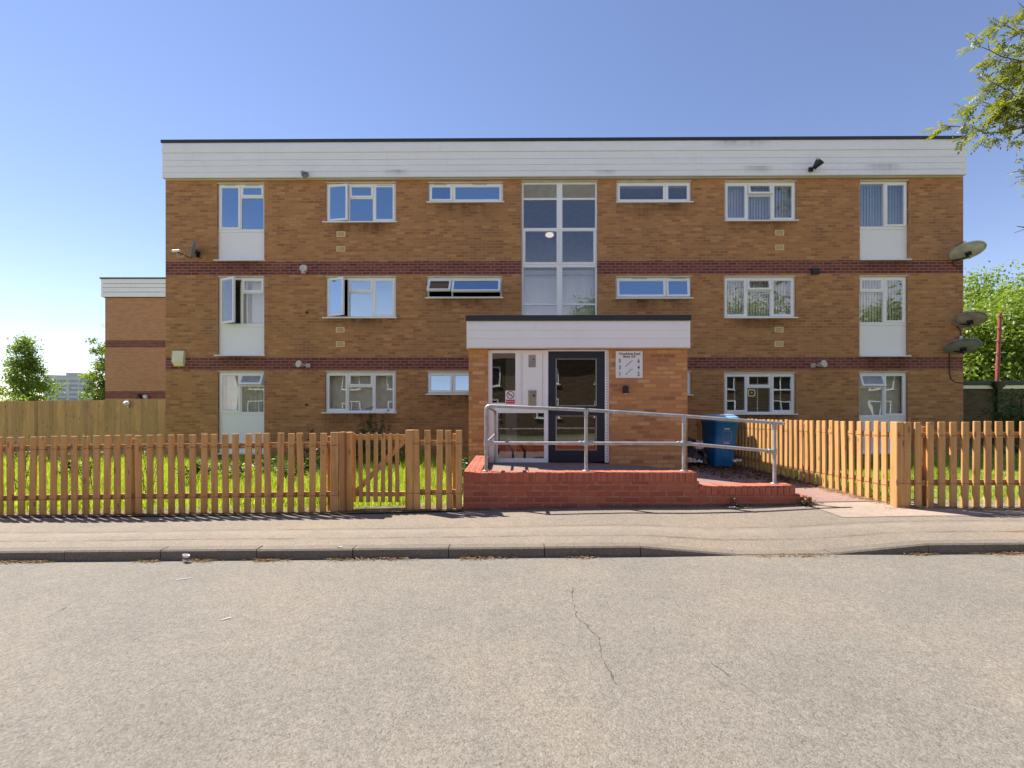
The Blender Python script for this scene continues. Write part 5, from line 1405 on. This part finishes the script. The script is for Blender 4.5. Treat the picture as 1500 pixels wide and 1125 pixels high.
# trees and houses across the road, seen in the window glass
tree('street_tree', 'round street tree across the road mirrored in the stairwell window', (9.5, -33, 0), 14.5, 5.0, 3.0, 260, 60, .34, 'leaf_bright', gaps=.6)
tree('street_tree', 'broad street tree across the road mirrored in the right hand windows', (27, -32, 0), 14.5, 7.0, 2.5, 300, 60, .38, 'leaf_bright', gaps=.6)
tree('street_tree', 'far street tree across the road mirrored in the end windows', (46, -33, 0), 15.5, 7.2, 2.5, 280, 60, .40, 'leaf_bright', gaps=.6)
hs_ = thing('terraced_house', 'brick house across the road mirrored in the entrance glass', 'house', (0, -15, 0), group='houses across the road')
b = MB(); b.box(-7.9, 7.9, -8, 0, -.3, 4.9, 'garage_brick'); b.build('wall', hs_)
b = MB(); b.add([(-8, .4, 4.8), (8, .4, 4.8), (8, -4, 7.0), (-8, -4, 7.0), (-8, -8.4, 4.8), (8, -8.4, 4.8)], [(0, 1, 2, 3), (3, 2, 5, 4), (0, 3, 4), (1, 5, 2), (0, 4, 5, 1)], 'roof_tile'); b.build('roof', hs_)
for x in (-6, -2, 2, 6):
    for z in (.9, 3.1):
        b = MB(); frame_bars(b, x - .8, x + .8, z, z + 1.2, -.0, .07, .09, 'white_upvc'); b.box(x - .03, x + .03, 0.02, .07, z + .07, z + 1.13, 'white_upvc'); b.box(x - .9, x + .9, .0, .12, z - .06, z, 'white_upvc'); o = b.build('window', hs_)
        b = MB(); b.box(x - .74, x + .74, .003, .02, z + .06, z + 1.14, 'black_plastic'); b.build('pane', o)
for x, lb in ((-16.2, 'brick house across the road mirrored in the left ground floor windows'), (16.2, 'brick house across the road mirrored in the window behind the bin'), (32.4, 'brick house across the road mirrored in the far right ground floor window')):
    c = copy_tree(hs_); c.location.x = x; c['label'] = lb
# overhanging branch of a tree standing just out of frame on the right
oh = thing('ash_tree', 'leafy boughs of a tree reaching in over the roofline at the top right', 'tree', (11.6, 8.6, .2))
B0 = oh.location
tops = [((1600, 200), (1379, 184), 8.0, 9), ((1600, 160), (1430, 66), 8.1, 8), ((1600, 200), (1446, 116), 7.9, 9), ((1620, 110), (1492, 4), 8.2, 9), ((1610, 215), (1432, 146), 8.2, 8), ((1600, 120), (1474, 36), 7.8, 11),
        ((1560, 290), (1494, 248), 8.0, 3), ((1610, 205), (1462, 158), 7.7, 10), ((1640, 50), (1540, -70), 8.0, 10), ((1620, 90), (1466, 92), 8.3, 13), ((1600, 180), (1480, 138), 7.6, 12), ((1620, 150), (1500, 100), 8.1, 12)]
b = MB()
fork = Vector((11.3, 8.4, 4.4)) - B0
limb(b, (0, 0, -.4), fork, .20, .14, 'bark_grey', .02, 7); b.build('trunk', oh)
LP, LD, LN, LL, LW = [], [], [], [], []
KP, KD = [], []
bb = MB()
def compound(p, d, L):
    """one ash leaf: stalk with paired leaflets"""
    d = d.normalized(); side = d.cross(Vector((0, 0, 1)) + Vector((rnd.gauss(0, .5), rnd.gauss(0, .5), 0))).normalized(); upn = side.cross(d).normalized()
    npair = 4
    for k in range(npair + 1):
        t = .28 + .72 * k / npair; q = p + d * L * t - Vector((0, 0, 1)) * (L * .14 * t * t)
        if k == npair: LP.append(q); LD.append(d - Vector((0, 0, .3))); LN.append(upn); LL.append(L * .38); LW.append(L * .16)
        else:
            for s in (-1, 1):
                LP.append(q); LD.append(side * s + d * .75 - Vector((0, 0, .25))); LN.append(upn); LL.append(L * rnd.uniform(.28, .38)); LW.append(L * .15)
for (p0, p1, Y, ntw) in tops:
    a = Vector(at(*p0, Y + .3)) - B0; z = Vector(at(*p1, Y)) - B0
    limb(bb, fork, a, .055, .03, 'bark_grey', .03, 6)
    P = limb(bb, a, z, .022, .004, 'bark_grey', .04, 10)
    for i in range(int(ntw * 2.0)):
        t = rnd.uniform(.22, 1.0); k = t * (len(P) - 1); i0 = min(int(k), len(P) - 2); q = P[i0].lerp(P[i0 + 1], k - i0)
        dr = (z - a).normalized(); sd = Vector((rnd.gauss(0, 1), rnd.gauss(0, 1), rnd.gauss(0, .7))).normalized()
        td = (dr * .7 + sd * .8).normalized(); L = rnd.uniform(.12, .42) * (1.15 - .5 * t)
        e = q + td * L - Vector((0, 0, .05 * L))
        limb(bb, q, e, .006, .0025, 'bark_grey', .05, 3)
        for j in range(rnd.randint(5, 7)):
            f = rnd.uniform(.3, 1.0); c = q.lerp(e, f)
            compound(c, td * .5 + Vector((rnd.gauss(0, .7), rnd.gauss(0, .7), rnd.gauss(-.12, .4))), rnd.uniform(.15, .24))
        if rnd.random() < .22:
            for j in range(14):
                KP.append(e + Vector((rnd.gauss(0, .025), rnd.gauss(0, .025), rnd.uniform(-.09, 0)))); KD.append(Vector((rnd.gauss(0, .3), rnd.gauss(0, .3), -1)))
# bare twig at the right edge
for p0, p1 in (((1530, 325), (1486, 341)), ((1500, 333), (1489, 331))): limb(bb, Vector(at(*p0, 8)) - B0, Vector(at(*p1, 8)) - B0, .010, .004, 'bark_grey', .03, 4)
limb(bb, fork, Vector(at(1530, 325, 8)) - B0, .03, .010, 'bark_grey', .03, 4)
bb.build('boughs', oh)
arr = lambda L: np.array([tuple(v) for v in L])
leaf_quads('crown', arr(LP), arr(LD), arr(LN), np.array(LL), np.array(LW), 'leaf_ash', oh)
leaf_quads('seed_keys', arr(KP), arr(KD), nr.normal(size=(len(KP), 3)), .045, .012, 'seed_yellow', oh)['kind'] = 'stuff'

# grass
def blades(name, label, n, xr, yr, zf, h0, h1, wd, mat, mask=None, lean=.45, clumpy=True):
    X = nr.uniform(*xr, n); Y = nr.uniform(*yr, n)
    if clumpy:
        f = np.sin(X * 1.9 + 1.1 * np.sin(Y * 1.3)) * np.sin(Y * 2.3 + .9 * np.sin(X * 2.7)) * .5 + .5 + .35 * np.sin(X * 7.1 + 3 * np.sin(Y * 5)) * np.sin(Y * 6.3)
    else: f = np.ones(n) * .6
    if mask is not None: k = mask(X, Y); X, Y, f = X[k], Y[k], f[k]
    n = len(X)
    H = (h0 + (h1 - h0) * np.clip(f, 0, 1.2)) * nr.uniform(.55, 1.15, n)
    Z = np.array([zf(x, y) for x, y in zip(X, Y)]) - .01
    an = nr.uniform(0, 2 * np.pi, n); dx, dy = np.cos(an), np.sin(an)
    la = nr.uniform(0, 2 * np.pi, n); ln = np.abs(nr.normal(0, lean, n)) * H
    W = wd * nr.uniform(.7, 1.4, n)
    B = np.stack([X, Y, Z], 1); S = np.stack([dx, dy, np.zeros(n)], 1) * W[:, None] / 2
    lv = np.stack([np.cos(la) * ln, np.sin(la) * ln, np.zeros(n)], 1)
    mid = B + lv * .3 + np.stack([np.zeros(n), np.zeros(n), H * .58], 1); tip = B + lv + np.stack([np.zeros(n), np.zeros(n), H * (1 - .12 * np.minimum(1, ln / H))], 1)
    Vv = np.stack([B - S, B + S, mid + S * .75, mid - S * .75, tip], 1).reshape(-1, 3)
    b = np.arange(n)[:, None] * 5
    loops = np.concatenate([b, b + 1, b + 2, b + 3, b + 3, b + 2, b + 4], 1).ravel()
    o = raw_mesh(name, Vv, [4, 3] * n, loops, mat)
    return tag(o, label, 'grass', kind='stuff')
blades('long_grass', 'long bright green uncut grass behind the left picket fence', 62000, (-13.5, -.80), (6.25, 11.95), lambda x, y: z_lawn(x), .10, .34, .010, 'grass_blade', lambda X, Y: ~((X > -.95) & (Y > 8)))
blades('lawn_grass', 'short bright lawn grass behind the right picket fence', 46000, (4.84, 14.5), (5.8, 12.0), lambda x, y: .205, .05, .15, .010, 'lawn_blade')
blades('lawn_grass', 'rough grass edge along the foot of the left fence', 2600, (-9.5, -.7), (5.99, 6.28), lambda x, y: z_back(x), .03, .12, .008, 'grass_blade', lean=.7)
# dry straw along kerb, walls and fences
def strip(X0, X1, y0, y1, n, zf, h=.05, lab='dry straw'):
    return blades('dry_grass', lab, n, (X0, X1), (y0, y1), zf, .015, h, .005, 'leaf_dead', lean=1.6)
def tufts(cs, lab, zf, h=.06, per=90, sx=.14, sy=.02):
    P = []
    n = per * len(cs)
    X = np.concatenate([nr.normal(c[0], sx * c[2], per) for c in cs]); Y = np.concatenate([np.abs(nr.normal(0, sy, per)) * -1 + c[1] for c in cs])
    Z = np.array([zf(x, y) for x, y in zip(X, Y)]) + nr.uniform(0, .018, n)
    an = nr.uniform(0, 2 * np.pi, n)
    D = np.stack([np.cos(an), np.sin(an), nr.uniform(-.05, .45, n)], 1); N = nr.normal(size=(n, 3)) * .4 + np.array([0, 0, 1.0])
    o = leaf_quads('dry_grass', np.stack([X, Y, Z], 1), D, N, nr.uniform(.4, 1.2, n) * h, .006, 'leaf_dead'); return tag(o, lab, 'dry grass', kind='stuff')
kx = lambda px: (px - HX) / 154.0
tufts([(kx(p), KY - .012, s) for p, s in ((530, 1), (505, .7), (575, .8), (402, .7), (385, .4), (723, .9), (690, .4), (852, .6), (1130, 1.1), (1180, .7), (1348, .5), (1460, 1.0), (1480, .6), (300, .5), (222, .4), (60, .4), (20, .6))], 'dry straw caught in the gutter along the kerb', lambda x, y: z_road(x), .055)
wl_ = lambda px: (px - HX) / 114.0
tufts([(wl_(p), 5.90, s) for p, s in ((900, 1.2), (930, 1), (980, 1), (1030, 1.4), (1080, 1.3), (1120, 1.2), (1160, 1), (700, 1), (760, 1), (820, 1), (1180, .5))], 'dry straw along the foot of the red wall', lambda x, y: z_pave(x, y), .05, 110, .16, .035)
tufts([(wl_(p), 5.90, 1.2) for p in (20, 70, 120, 180, 230, 290, 340, 400, 450, 520, 560, 600, 650)], 'dry grass and dirt along the foot of the left fence', lambda x, y: z_back(x) + .004, .06, 130, .25, .04)
n = 900; t_ = nr.uniform(5.75, 8.6, n); X = 4.72 - np.abs(nr.normal(0, .07, n)) ; D = np.stack([nr.normal(size=n), nr.normal(size=n), nr.uniform(-.1, .4, n)], 1)
o = leaf_quads('dry_grass', np.stack([X, t_, np.array([z_path(x) for x in X]) + nr.uniform(.002, .03, n)], 1), D, nr.normal(size=(n, 3)) * .4 + np.array([0, 0, 1.]), nr.uniform(.03, .09, n), .008, 'leaf_dead'); tag(o, 'dry straw along the foot of the sunlit path fence', 'dry grass', kind='stuff')
tufts([(PX(p, 5.62), 5.64, 1.2) for p in (1330, 1370, 1410, 1450, 1490)], 'dry straw along the foot of the right pavement fence', lambda x, y: z_pave(x, y) + .004, .05, 90, .2, .03)
# dead leaves and dirt round the bin
n = 2600; X = nr.uniform(3.15, 4.70, n); Y = nr.uniform(7.0, 10.3, n)
k = nr.uniform(0, 1, n) < np.clip((Y - 7.2) / 1.6, .04, 1) * np.where(X > 4.2, 1.0, .75) + np.where((X > 4.3) & (Y > 6.9), .35, 0); X, Y = X[k], Y[k]; n = len(X)
D = np.stack([nr.normal(size=n), nr.normal(size=n), nr.uniform(-.1, .5, n)], 1)
M['leaf_litter'] = M['dead_leaf']
o = leaf_quads('leaf_litter', np.stack([X, Y, np.array([z_path(x) for x in X]) + nr.uniform(.003, .05, n)], 1), D, nr.normal(size=(n, 3)) * .5 + np.array([0, 0, 1.]), nr.uniform(.03, .09, n), .035, 'dead_leaf'); tag(o, 'brown dead leaves and dirt littering the path round the bin', 'leaf litter', kind='stuff')

# weeds: stems with leaves
def weed(name, label, x, y, z, h, r, ns, nl, size, mat='leaf_weed', lean=.25):
    t = thing(name, label, 'plant', (x, y, z))
    b = MB(); P, D, N = [], [], []
    for i in range(ns):
        a = rnd.uniform(0, 6.28); q = Vector((rnd.gauss(0, r * .3), rnd.gauss(0, r * .3), 0)); e = q + Vector((math.cos(a) * r * rnd.uniform(.2, 1), math.sin(a) * r * rnd.uniform(.2, 1), h * rnd.uniform(.55, 1.0)))
        S = limb(b, q, e, .006, .002, 'bark', .06, 4)
        for j in range(nl):
            f = rnd.uniform(.15, 1) ** .8 * 4; k = min(int(f), 3); c = S[k].lerp(S[k + 1], f - k)
            P.append(c); D.append(Vector((rnd.gauss(0, 1), rnd.gauss(0, 1), rnd.uniform(-.2, .9)))); N.append(Vector((rnd.gauss(0, .5), rnd.gauss(0, .5), 1)))
    b.build('stem', t)
    P = arr(P); leaf_quads('leaf', P, arr(D), arr(N), nr.uniform(.6, 1.3, len(P)) * size, nr.uniform(.6, 1.2, len(P)) * size * .5, mat, t).__setitem__('kind', 'stuff')
    return t
weed('weed', 'tall thin dark green weed against the wall behind the gate', PX(551, 11.6), 11.6, .15, 1.35, .28, 9, 26, .09)
weed('weed', 'bushy dark green weed at the wall left of the tall weed', PX(536, 11.2), 11.2, .15, .95, .35, 14, 26, .09)
weed('weed', 'low dark green weed at the wall beneath the left ground floor window', PX(520, 10.8), 10.8, .12, .75, .3, 12, 24, .08)
weed('weed', 'dark spreading weed behind the gate near the porch side', PX(575, 9.8), 9.8, .12, .65, .5, 18, 26, .09)
weed('weed', 'dark leafy weed in the gap beside the porch corner', PX(672, 7.8), 7.8, .13, .5, .22, 12, 22, .08)
weed('weed', 'tall straggly weed showing over the right end of the long fence', PX(455, 10.5), 10.5, .1, .95, .3, 10, 24, .08)
weed('weed', 'straggly weed showing over the fence beside the tall white panel', PX(478, 8.5), 8.5, .1, .80, .25, 9, 22, .07)
weed('weed', 'pale leaved weed poking above the left fence before the board fence', PX(124, 7.2), 7.2, .06, .98, .22, 10, 20, .055, 'leaf_bright')
weed('weed', 'small pale weed above the fence left of the brick corner', PX(214, 7.0), 7.0, .06, .92, .12, 6, 18, .05, 'leaf_bright')
weed('weed', 'short pale weed above the far left pickets', PX(26, 7.4), 7.4, .06, .92, .2, 8, 18, .05, 'leaf_bright')
weed('dead_weed', 'dry brown weed clump at the low end of the red wall', PX(1180, 5.84), 5.84, .19, .14, .12, 22, 9, .035, 'leaf_dead')
weed('dead_weed', 'single dry leafy sprig against the red wall', PX(1076, 5.86), 5.86, .17, .13, .09, 5, 8, .05, 'leaf_dead')
# darker weeds scattered in the long grass
for i, (px, Y) in enumerate(((285, 8.6), (350, 8.2), (395, 9.0), (440, 8.4), (470, 9.4), (110, 8.8))):
    lab = ['dock like weed in the grass left of the tall white panel', 'low broad weed in the grass in front of the tall white panel', 'dark weed in the grass just right of the white panel', 'dark weed in the grass two pickets left of the end post', 'dark weed in the grass close to the end post', 'dark weed in the grass at the far left'][i]
    weed('weed', lab, PX(px, Y), Y, .08, .42, .35, 14, 16, .11, 'leaf_mid')
